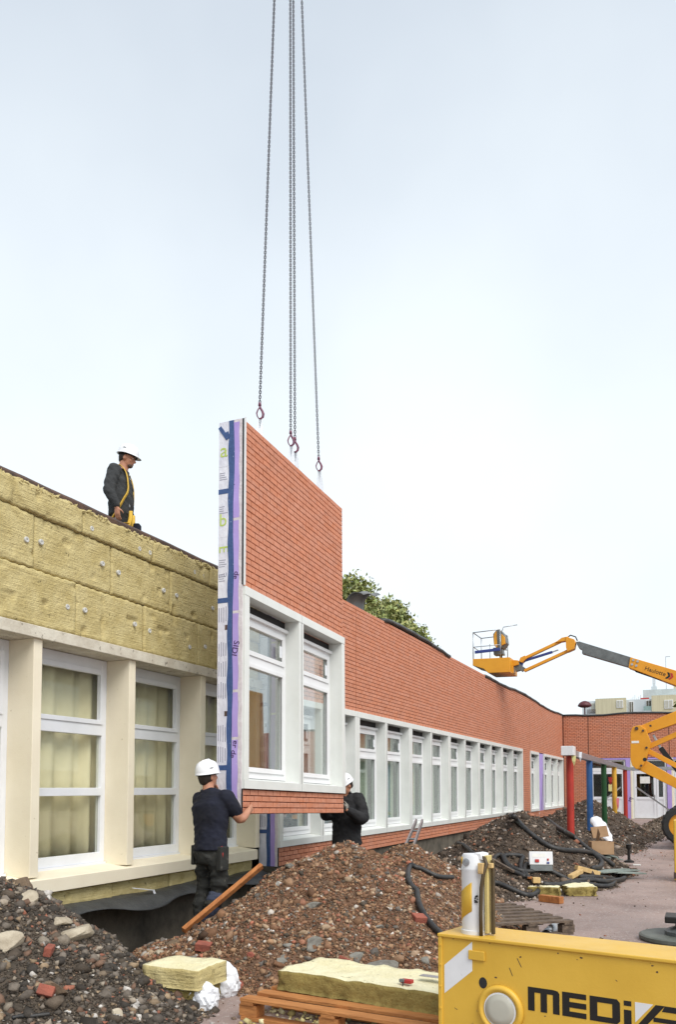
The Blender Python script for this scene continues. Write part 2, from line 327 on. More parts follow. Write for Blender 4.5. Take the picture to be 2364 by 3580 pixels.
# ------------------------------------------------------------------ stones
_ph = (1+5**.5)/2
ICO = np.array([(-1,_ph,0),(1,_ph,0),(-1,-_ph,0),(1,-_ph,0),(0,-1,_ph),(0,1,_ph),(0,-1,-_ph),(0,1,-_ph),(_ph,0,-1),(_ph,0,1),(-_ph,0,-1),(-_ph,0,1)])/1.9
ICF = np.array([(0,11,5),(0,5,1),(0,1,7),(0,7,10),(0,10,11),(1,5,9),(5,11,4),(11,10,2),(10,7,6),(7,1,8),(3,9,4),(3,4,2),(3,2,6),(3,6,8),(3,8,9),(4,9,5),(2,4,11),(6,2,10),(8,6,7),(9,8,1)])
VAR = np.stack([ICO*(1+RNG.uniform(-.42, .25, (12, 1)))+RNG.uniform(-.12,.12,(12,3)) for _ in range(24)])
def rot_rand(n):
    q = RNG.normal(size=(n, 4)); q /= np.linalg.norm(q, axis=1)[:, None]; w_, x, y, z = q.T
    return np.stack([np.stack([1-2*(y*y+z*z), 2*(x*y-z*w_), 2*(x*z+y*w_)], -1), np.stack([2*(x*y+z*w_), 1-2*(x*x+z*z), 2*(y*z-x*w_)], -1), np.stack([2*(x*z-y*w_), 2*(y*z+x*w_), 1-2*(x*x+y*y)], -1)], 1)
OCT = np.array([(1,0,0),(-1,0,0),(0,1,0),(0,-1,0),(0,0,1),(0,0,-1)], float)*1.1
OCF = np.array([(0,2,4),(2,1,4),(1,3,4),(3,0,4),(2,0,5),(1,2,5),(3,1,5),(0,3,5)])
VAO = np.stack([OCT*(1+RNG.uniform(-.4, .45, (6, 1)))+RNG.uniform(-.22, .22, (6, 3)) for _ in range(24)])
M['stone'] = pm('stones', (1,1,1), (.72,.70,.68), 30, .8, .4, 120, attr=True)
PAL = {'dark': [((.05,.042,.034),5),((.11,.092,.075),4.5),((.19,.16,.13),3),((.32,.27,.21),1.8),((.20,.12,.08),2),((.34,.13,.08),.8),((.55,.52,.48),1.0),((.30,.22,.14),1.6)],
       'red': [((.09,.07,.05),2.5),((.27,.145,.08),5),((.36,.215,.12),5),((.40,.29,.19),3),((.32,.15,.09),2.4),((.40,.15,.09),.7),((.55,.50,.44),1.3),((.17,.15,.13),2)],
       'mid': [((.08,.06,.045),4),((.16,.115,.08),4),((.26,.19,.135),3),((.38,.31,.25),1.8),((.34,.14,.08),1.2),((.58,.54,.50),1.0)]}
PAL['wool'] = [((.70,.62,.30),3),((.80,.74,.45),3),((.45,.36,.14),1)]
PAL['dark_soil'] = [((.045,.036,.027),4),((.075,.058,.042),4),((.115,.088,.064),3),((.17,.13,.09),1.2),((.22,.19,.15),.5)]
PAL['red_soil'] = [((.10,.055,.031),3),((.18,.092,.047),4),((.25,.132,.068),4),((.30,.18,.105),2.4),((.38,.27,.18),.8),((.27,.10,.055),1.0)]
PAL['mid_soil'] = [((.05,.037,.027),4),((.085,.062,.044),4),((.13,.092,.064),3),((.19,.14,.10),1.4)]
def stone_mesh(name, P, r, pal, parent=None, small=True):
    n = len(P); k = 6 if small else 12; v = (VAO if small else VAR)[RNG.integers(0, 24, n)]*RNG.uniform(.5, 1.15, (n, 1, 3))*r[:, None, None]
    v = np.einsum('nij,nkj->nki', rot_rand(n), v)*np.array([1, 1, .85])+P[:, None, :]
    f = ((OCF if small else ICF)[None]+k*np.arange(n)[:, None, None]).reshape(-1, 3)
    me = bpy.data.meshes.new(name); me.vertices.add(n*k); me.vertices.foreach_set('co', v.ravel())
    me.loops.add(len(f)*3); me.loops.foreach_set('vertex_index', f.ravel().astype(np.int32)); me.polygons.add(len(f))
    me.polygons.foreach_set('loop_start', np.arange(0, len(f)*3, 3, dtype=np.int32)); me.update(calc_edges=True)
    w_ = np.array([p[1] for p in PAL[pal]]); c = np.array([p[0] for p in PAL[pal]])[RNG.choice(len(w_), n, p=w_/w_.sum())]*RNG.uniform(.7, 1.25, (n, 1))
    ca = me.color_attributes.new('Col', 'FLOAT_COLOR', 'POINT'); ca.data.foreach_set('color', np.repeat(np.concatenate([c, np.ones((n, 1))], 1), k, 0).ravel().astype(np.float32))
    me.materials.append(M['stone']); o = link_mesh(name, me, parent); return o
def make_heap(k, label, dirt, pal, n, rlo, rhi, step, thr=-.01, reach=.06):
    B = HEAPS[k]; x0 = min(b[0]-b[3] for b in B)-.1; x1 = max(b[0]+b[4] for b in B)+.2; y0 = min(b[1]-b[5] for b in B)-.2; y1 = max(b[1]+b[6] for b in B)+.2
    x0 = max(x0, -5.72 if k == 'A' else -5.42)
    xs = np.arange(x0, x1, step); ys = np.arange(y0, y1, step); X, Y = np.meshgrid(xs, ys); h = heap_h(k, X, Y)
    Z = ground_z(X, Y)+np.where(h > 0, h+.03*fbm(X*14, Y*14)-.002, np.maximum(h, -.15))
    m = MB(); m_n = len(xs); keep = h > -.06
    fs = [(j*m_n+i, j*m_n+i+1, (j+1)*m_n+i+1, (j+1)*m_n+i) for j in range(len(ys)-1) for i in range(m_n-1) if keep[j, i] or keep[j+1, i+1] or keep[j, i+1] or keep[j+1, i]]
    V = np.stack([X, Y, Z], -1).reshape(-1, 3); used = np.unique(np.array(fs)); mp = -np.ones(len(V), int); mp[used] = np.arange(len(used))
    m.add(V[used], [tuple(int(mp[i]) for i in f) for f in fs])
    root = thing('rubble_heap', label, 'rubble heap', (B[0][0], B[0][1], 0), 'heaps of excavated rubble')
    m.build('soil', dirt, root, smooth=True)
    def scatter(n, a, b, ex, emb):
        P = np.stack([RNG.uniform(x0, x1, n*5), RNG.uniform(y0, y1, n*5)], 1); hh = heap_h(k, P[:, 0], P[:, 1])
        patch = .35+1.3*vnoise(P[:, 0]*1.7+8, P[:, 1]*1.7)              # stony streaks and bare earth
        P = P[(hh > -reach*RNG.random(len(P))) & (RNG.random(len(P)) < patch)][:n]; r = a*(b/a)**(RNG.random(len(P))**ex)
        z = ground_z(P[:, 0], P[:, 1])+np.maximum(0, heap_h(k, P[:, 0], P[:, 1])+.03*fbm(P[:, 0]*14, P[:, 1]*14))
        return np.stack([P[:, 0], P[:, 1], z+r*emb], 1)-np.array(ORG[root.name]), r
    Q, r = scatter(n, rlo, rlo*2.6, 1.6, .1); tag(stone_mesh('earth_crumbs', Q, r, pal+'_soil', root), kind='stuff')
    Q, r = scatter(n//6, rlo*1.6, rhi*.7, 1.7, .1); tag(stone_mesh('gravel', Q, r, pal, root), kind='stuff')
    Q, r = scatter(n//34, rhi*.55, rhi*1.3, 1.8, .05); tag(stone_mesh('stones', Q, r, pal, root, False), kind='stuff')
    Q, r = scatter(n//420, rhi*1.1, rhi*2.3, 1.5, .0); tag(stone_mesh('clods', Q, r, pal+'_soil', root, False), kind='stuff')
    return root
soilA = pm('dark_wet_soil', (.055,.045,.034), (.105,.08,.058), 6, .95, .8, 60); soilB = pm('brown_gravel_soil', (.19,.105,.062), (.11,.068,.043), 5, .95, .8, 60); soilC = pm('grey_brown_soil', (.095,.068,.048), (.052,.040,.030), 5, .95, .8, 50)
make_heap('A', 'dark heap of soil and rubble at lower left against the cream wall', soilA, 'dark', 52000, .0050, .042, .04)
make_heap('B', 'large reddish brown gravel mound in front of the hanging panel', soilB, 'red', 100000, .0050, .036, .04)
make_heap('C', 'brown rubble mound with two black hoses over it beside the brick wall', soilC, 'mid', 22000, .008, .06, .06)
make_heap('D', 'low rubble mound round the coloured posts near the doors', soilC, 'mid', 12000, .013, .08, .12)
make_heap('E', 'pale rubble mound beside the lift wheel at the right edge', pm('pale_soil', (.17,.13,.09), None, 4, .95, .6, 40), 'mid', 5000, .015, .09, .12)
# loose grit that spills over the yard
n = 9000; P = np.stack([RNG.uniform(-4.6, .6, n), RNG.uniform(4.0, 22, n)], 1)
near = np.max([heap_h(k, P[:, 0], P[:, 1]) for k in HEAPS], 0); keep = (near > -.45*RNG.random(n)**2.2) & (near < .02) & (P[:, 0] > -4.7); keep |= (RNG.random(n) < .03) & (near < 0)
P = P[keep]; r = .005*(4.5)**(RNG.random(len(P))**2)
tag(stone_mesh('loose_grit', np.stack([P[:, 0], P[:, 1], ground_z(P[:, 0], P[:, 1])+r*.3], 1), r, 'mid'), 'loose grit and pebbles scattered over the reddish yard', 'grit', kind='stuff')
# ================================================================== OLD CREAM WING
XO = -5.74
wing = thing('school_wing', 'old cream school wing with three-pane windows, yellow wool insulation above, left side', 'building', (XO, 7, 0))
def part(mb, name, mat, parent=wing, **k): return mb.build(name, mat, parent, **k)
part(MB().box(-14, -5.95, 2.6, 37.9, 3.9, 4.04), 'roof_slab', M['concrete']); part(MB().box(-8.2, -8.0, 2.6, 37.9, -.3, 3.9), 'room_wall', pm('room_plaster', (.5,.48,.42), None, 2, .9)); part(MB().box(-8.0, -6.35, 2.6, 10.4, .4, .5), 'room_floor', M['room']); part(MB().box(-8.0, -6.13, 10.42, 10.5, -.3, 3.9), 'partition', M['room'])
part(MB().box(-6.12, -5.86, 2.6, 10.45, 3.06, 4.42), 'parapet', M['concrete'])
part(MB().box(-14, -6.5, 2.4, 2.6, -.3, 4.3), 'gable', M['cream'])
part(MB().box(-14, -6.0, 10.4, 37.9, 4.3, 4.42), 'roof', M['bitumen'])
part(MB().box(-6.12, -5.70, 2.6, 10.45, 2.972, 3.088), 'lintel', M['concrete_paint'], bevel=.006)
# sill: deep top, proud front
s_ = MB(); prof = [(-6.12,.735),(-5.705,.690),(-5.695,.685),(-5.695,.556),(-5.74,.55),(-6.12,.55)]
s_.extrude([(x, 2.6, z) for x, z in prof], (0, 7.72, 0)); part(s_, 'sill', M['cream'], fix=True, bevel=.004)
for k in range(-1, 5):
    y1 = 6.118+1.443*k; part(MB().box(-6.12, XO, y1-.112, y1, .71, 2.972), 'pillar', M['cream'], bevel=.005)
# windows between the pillars
def wave_sheet(y0, y1, z0, z1, x, amp, n, ph, sag=0., axis=1):
    m = MB(); k = n*10; ys = np.linspace(y0, y1, k+1); vs = []
    for z, a in ((z0, 1.15), ((z0+z1)/2, 1), (z1, .8)):
        for i, y in enumerate(ys): vs.append((x+amp*a*math.sin(i/k*n*2*math.pi+ph+1.3*math.sin(i*.11+ph)+.25*(a-1)*n)+amp*.5*math.sin(i*.27+ph*2), y, z))
    K1 = k+1; return m.add(vs, [(r_*K1+i, r_*K1+i+1, (r_+1)*K1+i+1, (r_+1)*K1+i) for r_ in range(2) for i in range(k)])
CL = ['leftmost', 'second', 'third', 'fourth', 'fifth']
for k in range(-1, 4):
    a = 6.118+1.443*k; b = a+1.331; X0, X1 = -6.12, -6.05
    m = MB()
    for y0, y1, z0, z1 in ((a, a+.06, .745, 2.968), (b-.075, b, .745, 2.968), (a+.06, b-.075, 2.86, 2.968), (a+.06, b-.075, .745, .85)): m.box(X0, X1, y0, y1, z0, z1)
    wd = part(m, 'window', M['oldpvc'], bevel=.004)
    part(MB().box(X0, X1+.008, a+.06, b-.075, 2.13, 2.25), 'transom', M['oldpvc'], wd, bevel=.004)
    part(MB().box(X0, X1+.008, a+.06, b-.075, 1.47, 1.555), 'transom', M['oldpvc'], wd, bevel=.004)
    m = MB(); y0, y1, z0, z1 = a+.06, b-.075, 2.25, 2.86
    m.box(X1-.03, X1+.022, y0, y0+.045, z0, z1).box(X1-.03, X1+.022, y1-.05, y1, z0, z1).box(X1-.03, X1+.022, y0+.045, y1-.05, z1-.06, z1).box(X1-.03, X1+.022, y0+.045, y1-.05, z0, z0+.05)
    part(m, 'sash', M['oldpvc'], wd, bevel=.004)
    part(MB().box(X0-.005, X1+.03, a+.01, b-.01, .715, .745), 'drip_rail', M['oldpvc'], wd)
    for y0, y1, z0, z1 in ((a+.105, b-.125, 2.30, 2.80), (a+.06, b-.075, 1.555, 2.13), (a+.06, b-.075, .85, 1.47)):
        part(MB().box(X0+.025, X0+.034, y0, y1, z0, z1), 'pane', M['oldglass'], wd)
    c = wave_sheet(a-.04, b+.10, .76, 2.84, -6.215, [.030,.034,.022,.036,.03][k+1], [6,5,8,4,6][k+1], k*2.3+1).build('curtain', M['curtain'], smooth=True, org=(-6.27, a+.6, .76))
    so = c.modifiers.new('thick', 'SOLIDIFY'); so.thickness = .004
    tag(c, f'folded cream curtain inside the {CL[k+1]} old window' if k+1 else 'folded cream curtain inside the old window cut by the left edge', 'curtain', 'curtains in the old windows')
# the wall behind the curtains keeps a dark room
# insulation boards
def board(y0, y1, z0, z1, ragged=0., mat=M['wool'], x=XO, th=.11, dx=0.):
    ny = max(4, int((y1-y0)/.018)); nz = max(4, int((z1-z0)/.018)); ys = np.linspace(y0+.006, y1-.006, ny); zs = np.linspace(z0+.006, z1-.004, nz)
    Y, Z = np.meshgrid(ys, zs); edge = np.minimum(np.minimum(Y-y0, y1-Y), np.minimum(Z-z0, z1-Z))
    Xs = x+dx+.014*fbm(Y*2.2+z0, Z*3)+.014*fbm(Y*11, Z*11)-.022*np.clip(1-edge/.012, 0, 1)*(.2+1.5*vnoise(Y*7+z0*7, Z*7))
    pit = np.clip(vnoise(Y*7+3, Z*8+y0)-.78, 0, 1)*5; Xs = Xs-.03*pit
    t = (Z-z0)/(z1-z0); Zr = Z+ragged*t*fbm(Y*5, Y*0+z0*3)*2+.010*fbm(Y*8, Z*3)+.004*np.sin(Y*57)
    Yr = Y+.012*fbm(Z*11, Y*0+y0*3)
    V = np.stack([Xs, Yr, Zr], -1).reshape(-1, 3); m = MB()
    m.add(V, [(j*ny+i, j*ny+i+1, (j+1)*ny+i+1, (j+1)*ny+i) for j in range(nz-1) for i in range(ny-1)])
    loop = [i for i in range(ny)]+[j*ny+ny-1 for j in range(1, nz)]+[(nz-1)*ny+i for i in range(ny-2, -1, -1)]+[j*ny for j in range(nz-2, 0, -1)]
    b = len(m.v); m.v += [(x-th, m.v[i][1], m.v[i][2]) for i in loop]; L = len(loop)
    for i in range(L): m.f.append((loop[(i+1) % L], loop[i], b+i, b+(i+1) % L)); m.m.append(0)
    return m
JT = [2.6, 3.7, 4.9, 5.45, 6.64, 7.85, 9.05, 10.42]; JM = [2.6, 3.6, 4.8, 5.989, 7.126, 8.215, 9.35, 10.42]; JB = [2.6, 4.1, 5.35, 6.576, 7.702, 8.808, 9.9, 10.42]
for row, (z0, z1, J, rg) in enumerate(((3.092, 3.632, JB, 0), (3.632, 4.16, JM, .0), (4.16, 4.425, JT, .05))):
    for i in range(len(J)-1): part(board(J[i], J[i+1], z0, z1, rg, dx=random.uniform(-.012, .012)+(.012 if row == 2 else 0)), 'mineral_wool_board', M['wool'], smooth=True)
# torn fibre tufts along the top edge
for i in range(46):
    y = random.uniform(4.6, 10.2); m = MB()
    for k in range(9):
        c = Vector((XO+random.uniform(-.03, .012), y+random.uniform(-.09, .09), 4.40+random.uniform(-.03, .02))); d = Vector((random.uniform(-.01,.03), random.uniform(-.05,.05), random.uniform(-.01,.035)))
        m.tube([c-d*.6, c+Vector((.006,0,.004)), c+d], [random.uniform(.008,.016), random.uniform(.010,.018), .002], 5)
    part(m, 'wool_tuft', M['wool'])
for zx, zy in [(50,547),(163,847),(253,862),(443,723),(560,780),(850,903),(913,927),(627,994),(725,1048),(1000,1157),(1077,1187),(1185,1045),(1243,1068),(1297,1265),(412,1257),(520,1277),(824,1363),(912,1403),(1157,1502),(1252,1500)]:
    p = atx(zx/1.742, 1400+zy/1.742, XO+.012); m = MB()
    m.rings([[Vector((p.x+dx, p.y+r_*math.cos(t*math.pi/8), p.z+r_*math.sin(t*math.pi/8))) for t in range(16)] for dx, r_ in ((-.02,.028),(-.002,.028),(.003,.024),(.002,.010),(-.006,.007))])
    part(m, 'fixing_disc', pm('grey_white_disc', (.58,.58,.55), None, 8, .6), smooth=False, fix=True)
# rusty steel roof edge
m = MB(); ys = np.linspace(2.6, 10.5, 60)
m.rings([[(XO-.21, y, 4.42+dz), (XO-.10, y, 4.41+dz), (XO-.085, y, 4.44+dz), (XO-.085, y, 4.50+dz), (XO-.11, y, 4.53+dz), (XO-.21, y, 4.53+dz)] for y in ys for dz in [float(.012*fbm(y*3, y*0))]])
part(m, 'roof_edge', M['rust'], fix=True)
# below the sill: torn wool strip, draped membrane, footing
for a, b in ((5.0, 6.1), (6.1, 7.25), (7.25, 8.3), (8.3, 9.4), (9.4, 10.35)):
    part(board(a, b, .34, .548, 0, M['wool'], -5.775, .1, dx=random.uniform(-.02, .015)), 'mineral_wool_strip', M['wool'], smooth=True)
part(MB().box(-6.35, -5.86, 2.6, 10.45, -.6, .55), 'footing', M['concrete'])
ys = np.linspace(5.3, 10.4, 110); rows = []
for t in np.linspace(0, 1, 14):
    top = .40+.02*fbm(ys*2, ys*0)*2; wv = np.sin(ys*2.6+.5)+.5*np.sin(ys*5.1+1.)
    z = top-.02*t-.085*t**3*(1+.5*wv)+.012*np.sin(ys*3+t*3); x = -5.86+.36*t*(1+.16*wv)+.02*fbm(ys*5, t*3+0*ys)
    rows.append(np.stack([x, ys, z], -1))
m = MB(); n_ = len(ys); m.add(np.concatenate(rows), [(j*n_+i, (j+1)*n_+i, (j+1)*n_+i+1, j*n_+i+1) for j in range(13) for i in range(n_-1)])
o = part(m, 'membrane_skirt', M['bitumen'], smooth=True); sm = o.modifiers.new('thick', 'SOLIDIFY'); sm.thickness = .006
m = MB(); a, b, c = atx(465, 3105, -5.66), atx(535, 3112, -5.645), atx(549, 3140, -5.62)
m.beam(a, b, .03, .004, (0.2,0,1)).beam(b, c, .03, .004, (1,0,.2)); part(m, 'white_edge_strip', M['plastic'])
# ================================================================== BRICK FACADE PANELS
CH = .0668; BL = .185; BM = {}
def brick_mesh(L, h):
    k = (round(L, 3), round(h, 3))
    if k not in BM:
        m = MB(); L, h = k; m.add([(-.022,0,0),(-.022,L,0),(-.022,L,h),(-.022,0,h),(-.002,.0015,.0015),(-.002,L-.0015,.0015),(-.002,L-.0015,h-.0015),(-.002,.0015,h-.0015),(0,.004,.004),(0,L-.004,.004),(0,L-.004,h-.004),(0,.004,h-.004)],
              [(8,9,10,11),(4,5,9,8),(5,6,10,9),(6,7,11,10),(7,4,8,11),(0,1,5,4),(1,2,6,5),(2,3,7,6),(3,0,4,7)])
        me = bpy.data.meshes.new('brick'); me.from_pydata(m.v, [], m.f); me.materials.append(M['brick']); BM[k] = (me, m)
    return BM[k]
def courses(u0, u1, v0, v1, ch, par=0):
    n = max(1, round((v1-v0)/ch)); ch = (v1-v0)/n; out = []
    for k in range(n):
        off = -BL*.5*((k+par) % 2)
        u = u0+off
        while u < u1-.01:
            a, b = max(u, u0), min(u+BL, u1)
            if b-a > .03: out.append((a+.0055, b-.0055, v0+k*ch+.0036, v0+(k+1)*ch-.0036))
            u += BL
    return out
def lay(root, rects, x, limit, key=None, jit=.0):
    rects = sorted(rects, key=key) if key else rects
    for a, b, c, d in rects[:limit]:
        o = link_mesh('brick', brick_mesh(b-a, d-c)[0], root, (x+random.uniform(-jit, jit), a, c))
    rest = rects[limit:]
    if rest:
        m = MB()
        for a, b, c, d in rest:
            t = brick_mesh(b-a, d-c)[1]; dx = random.uniform(-jit, jit); m.add([(p[0]+x+dx, p[1]+a, p[2]+c) for p in t.v], t.f)
        tag(m.build('brick_field', M['brick'], root), kind='stuff')
HD, TOPV, BOT = 2.19, 4.06, -.265
def window_unit(root, a, b, hung, wid):
    # a..b clear opening between fins; local x out, y along, z up
    X = -.19; m = MB()
    for y0, y1, z0, z1 in ((a, a+.06, .13, 1.95), (b-.06, b, .13, 1.95), (a+.06, b-.06, 1.89, 1.95), (a+.06, b-.06, .13, .20)): m.box(X-.07, X, y0, y1, z0, z1)
    wd = m.build('window', M['pvc'], root, bevel=.003)
    MB().box(X-.07, X+.004, a+.06, b-.06, 1.43, 1.52).build('transom', M['pvc'], wd, bevel=.003)
    for z0, z1 in ((.20, 1.43), (1.52, 1.89)):
        y0, y1 = a+.06, b-.06; m = MB(); w_ = .05
        m.box(X-.05, X+.018, y0, y0+w_, z0, z1).box(X-.05, X+.018, y1-w_-.01, y1, z0, z1).box(X-.05, X+.018, y0+w_, y1-w_-.01, z1-.045, z1).box(X-.05, X+.018, y0+w_, y1-w_-.01, z0, z0+.055)
        m.build('sash', M['pvc'], wd, bevel=.003)
        MB().box(X-.03, X-.02, y0+w_, y1-w_-.01, z0+.055, z1-.045).build('pane', M['glass'], wd)
        MB().box(X-.004, X-.0005, y1-w_-.022, y1-w_-.011, z0+.055, z1-.045).build('gasket', M['dark'], wd)
    MB().box(X-.06, X-.012, a, b, 1.985, 2.09).build('blind_slot', M['dark'], wd)
    MB().box(X-.05, X+.04, a+.005, b-.005, 1.945, 1.985).build('blind_rail', M['pvc'], wd, bevel=.003)
    if wid < 4:
        m = MB().box(X+.019, X+.024, b-.22, b-.15, 1.62, 1.76); m.build('film_tag', M['plastic'], wd)
    if not hung:
        bl = wave_sheet(a+.02, b-.02, .14, 1.94, -.36, .010, 5, wid*1.3).build('inner_curtain', M['blind'], wd, smooth=True)
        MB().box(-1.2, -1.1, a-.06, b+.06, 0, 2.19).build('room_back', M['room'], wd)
    return wd
def panel(root, W, bays, limit, hung=False, solid=None, low=BOT, key=None, end=False):
    g = .006; rects = []
    b0, b1 = bays[0][0], bays[-1][1]
    rects += courses(g, W-g, HD, TOPV, CH); rects += courses(g, W-g, low, -.004, CH, 1)
    MB().box(-.062, -.050, g, W-g, HD, TOPV).build('backing_board', M['joint'], root); MB().box(-.062, -.050, g, W-g, low, 0).build('backing_board', M['joint'], root)
    for a, b in (solid or []): rects += courses(a+.004, b-g, 0.003, HD-.003, CH, 1); MB().box(-.062, -.050, a, b, 0, HD).build('backing_board', M['joint'], root)
    if hung: key = lambda r_: (r_[0]+.35*max(0, r_[2]-HD))
    lay(root, rects, -.03, limit, key, .0012)
    # wall core behind
    for a, b, c, d in [(g, W-g, HD, TOPV), (g, W-g, low, 0)]+[(a, b, 0, HD) for a, b in (solid or [])]: MB().box(-.325, -.0625, a, b, c, d).build('core', M['foam'] if hung else M['room'], root)
    # surround
    fw = .065
    edges = sorted({x for ab in bays for x in ab})
    MB().box(-.20, 0, b0+g, b1-g, HD-.10, HD-.002).build('window_header', M['surround'], root, bevel=.003)
    m = MB(); m.extrude([(-.27, b0+g, .135), (-.02, b0+g, .10), (0, b0+g, .095), (0, b0+g, .004), (-.27, b0+g, .004)], (0, b1-b0-2*g, 0)); m.build('window_sill', M['surround'], root, fix=True)
    for e_ in edges:
        isL, isR = e_ == b0, e_ == b1
        y0 = e_+g if isL else e_-fw; y1 = e_-g if isR else e_+fw
        if isL: y1 = e_+2*fw-.02
        if isR: y0 = e_-2*fw+.02
        MB().box(-.27, -.0035, y0, y1, .096, HD-.1005).build('fin', M['surround'], root, bevel=.003)
        if not (isL or isR): MB().box(-.003, .0005, e_-.0015, e_+.0015, .006, HD-.004).build('fin_joint', M['dark'], root)
    for i, (a, b) in enumerate(bays):
        window_unit(root, a+(.11 if a == b0 else fw), b-(.11 if b == b1 else fw), hung, i+int(abs(root.location.y)*3) % 5 if not hung else i)
    if end:   # wrapped and taped left end of the panel
        lo, hi = low, TOPV; u = -.004
        MB().box(-.335, -.325, 0, W, lo, hi).build('back_film', M['wrap'], root) if not hung else None
        rng = random.Random(4)
        for z0, z1 in ((lo, 1.0), (1.0, 2.02), (2.02, 2.75), (2.75, 3.55), (3.55, hi)):
            MB().box(-.335, -.198, u, .10, z0+.001, z1-.001).build('wrap_film', M['wrap'], root)
        nz = 60; zs = np.linspace(lo, hi, nz)
        m = MB(); m.rings([[(-.212+.006*math.sin(i*.9), u-.003, z), (-.150+.008*math.sin(i*.37+1)+.012*(i/nz-.5), u-.003, z), (-.150+.008*math.sin(i*.37+1)+.012*(i/nz-.5), .05, z), (-.212+.006*math.sin(i*.9), .05, z)] for i, z in enumerate(zs)]); m.build('tape', M['tape'], root, fix=True)
        for z in (2.02, 3.24, .20):
            MB().box(-.337, -.19, u-.002, .02, z, z+.055).build('tape', M['tape'], root)
        if hung:
            m = MB(); m.obox((-.275, u-.003, 3.93), (.052, 0, -.075), (.018, 0, .012), (0, .003, 0)); m.obox((-.232, u-.0045, 3.90), (.022, 0, .01), (.01, 0, -.035), (0, .003, 0)); m.build('tape', M['tape'], root)
        zc = lo; 
        for z1 in (.55, 1.06, 1.92, 2.95, hi):
            MB().box(-.152, -.078, u, .045, zc+.003, z1-.028).build('purple_board', M['purple'], root)
            MB().box(-.151, -.060, u+.001, .044, z1-.028, z1+.003).build('seam_tape', M['foam'], root); zc = z1
        m = MB(); m.rings([[(-.079+.004*math.sin(i*1.3), u-.001, z), (-.036+.003*math.sin(i*2.1), u-.001, z), (-.036, .04, z), (-.079, .04, z)] for i, z in enumerate(zs)]); m.build('edge_seal', M['foam'], root, fix=True)
        MB().box(-.042, -.022, u-.002, .005, HD+.01, hi).build('shadow_gap', M['dark'], root)
        MB().box(-.019, .001, u-.004, .0055, HD+.004, hi+.006).build('edge_trim', M['whitepaint'], root)
        MB().box(-.04, -.02, u, .005, lo, 0).build('shadow_gap', M['dark'], root)
        # printed marks on the film and boards
        for z0, z1 in ((.28, .46), (.50, .69), (.96, 1.16), (1.20, 1.38), (1.42, 1.60), (1.80, 1.98), (2.30, 2.36)):
            m = MB()
            for k in range(4): m.box(-.322+k*.028, -.322+k*.028+.009, u-.0012, u-.0002, z0+rng.uniform(0, .02), z1-rng.uniform(0, .03))
            m.build('printed_lines', M['greyink'], root)
        for z0 in (2.26, 2.42, 3.02, 3.40):
            m = MB()
            for k in range(4): m.box(-.325, -.325+rng.uniform(.05, .11), u-.0012, u-.0002, z0+k*.024, z0+k*.024+.008)
            m.build('printed_lines', M['greyink'], root)
        for z0 in (.78, 1.72): MB().box(-.245, -.205, u-.0014, u-.0004, z0, z0+.055).build('printed_arrow', M['rust'], root)
def text_mesh(body, size, depth=.002):
    c = bpy.data.curves.new('t', 'FONT'); c.body = body; c.size = size; c.extrude = depth; c.align_x = 'LEFT'; c.resolution_u = 3
    o = bpy.data.objects.new('t', c); COL.objects.link(o); bpy.context.view_layer.update()
    me = bpy.data.meshes.new_from_object(o.evaluated_get(bpy.context.evaluated_depsgraph_get())); bpy.data.objects.remove(o); return me
def text(name, body, size, mat, parent, mtx, depth=.001):
    me = text_mesh(body, size, depth); me.materials.clear(); me.materials.append(mat); me.name = name
    o = link_mesh(name, me, parent); o.matrix_local = mtx; return o
# hanging panel: pose surveyed from the photograph (turned and tilted a little on its chains)
u_ = Vector((-.02656, .99935, -.0242)).normalized(); n_v = Vector((.99965, .02657, 0)); v_ = (n_v.cross(u_)-n_v*.0145).normalized(); n_v = u_.cross(v_).normalized(); v_ = n_v.cross(u_)
PH = Vector((-4.389, 7.65, 1.545))
PM = Matrix(((n_v.x, u_.x, v_.x, PH.x), (n_v.y, u_.y, v_.y, PH.y), (n_v.z, u_.z, v_.z, PH.z), (0, 0, 0, 1)))
hp = thing('facade_panel', 'brick-faced facade panel with two tall windows hanging from four chains', 'facade panel', group='prefabricated brick facade panels', local=True)
hp.matrix_world = PM
panel(hp, 2.95, [(0, 1.475), (1.475, 2.95)], 300, hung=True, end=True)
def end_text(body, size, x, z, mat, ang):   # on the panel's left end, facing the camera side (-y); ang turns it in that plane
    R_ = Matrix.Translation((x, -.0055, z)) @ Matrix.Rotation(ang, 4, 'Y') @ Matrix.Rotation(math.pi/2, 4, 'X')
    text('printed_letters', body, size, mat, hp, R_)
end_text('a', .23, -.322, 3.66, M['greenink'], 0); end_text('b', .20, -.328, 2.88, M['greenink'], 0); end_text('E', .17, -.322, 2.66, M['greenink'], math.pi/2)
end_text('SIDI', .10, -.128, 1.60, M['ink'], R(103)); end_text('er de', .09, -.128, .52, M['ink'], R(103)); end_text('de', .09, -.128, 2.36, M['ink'], R(103)); end_text('l', .05, -.135, 3.32, M['ink'], R(-80))
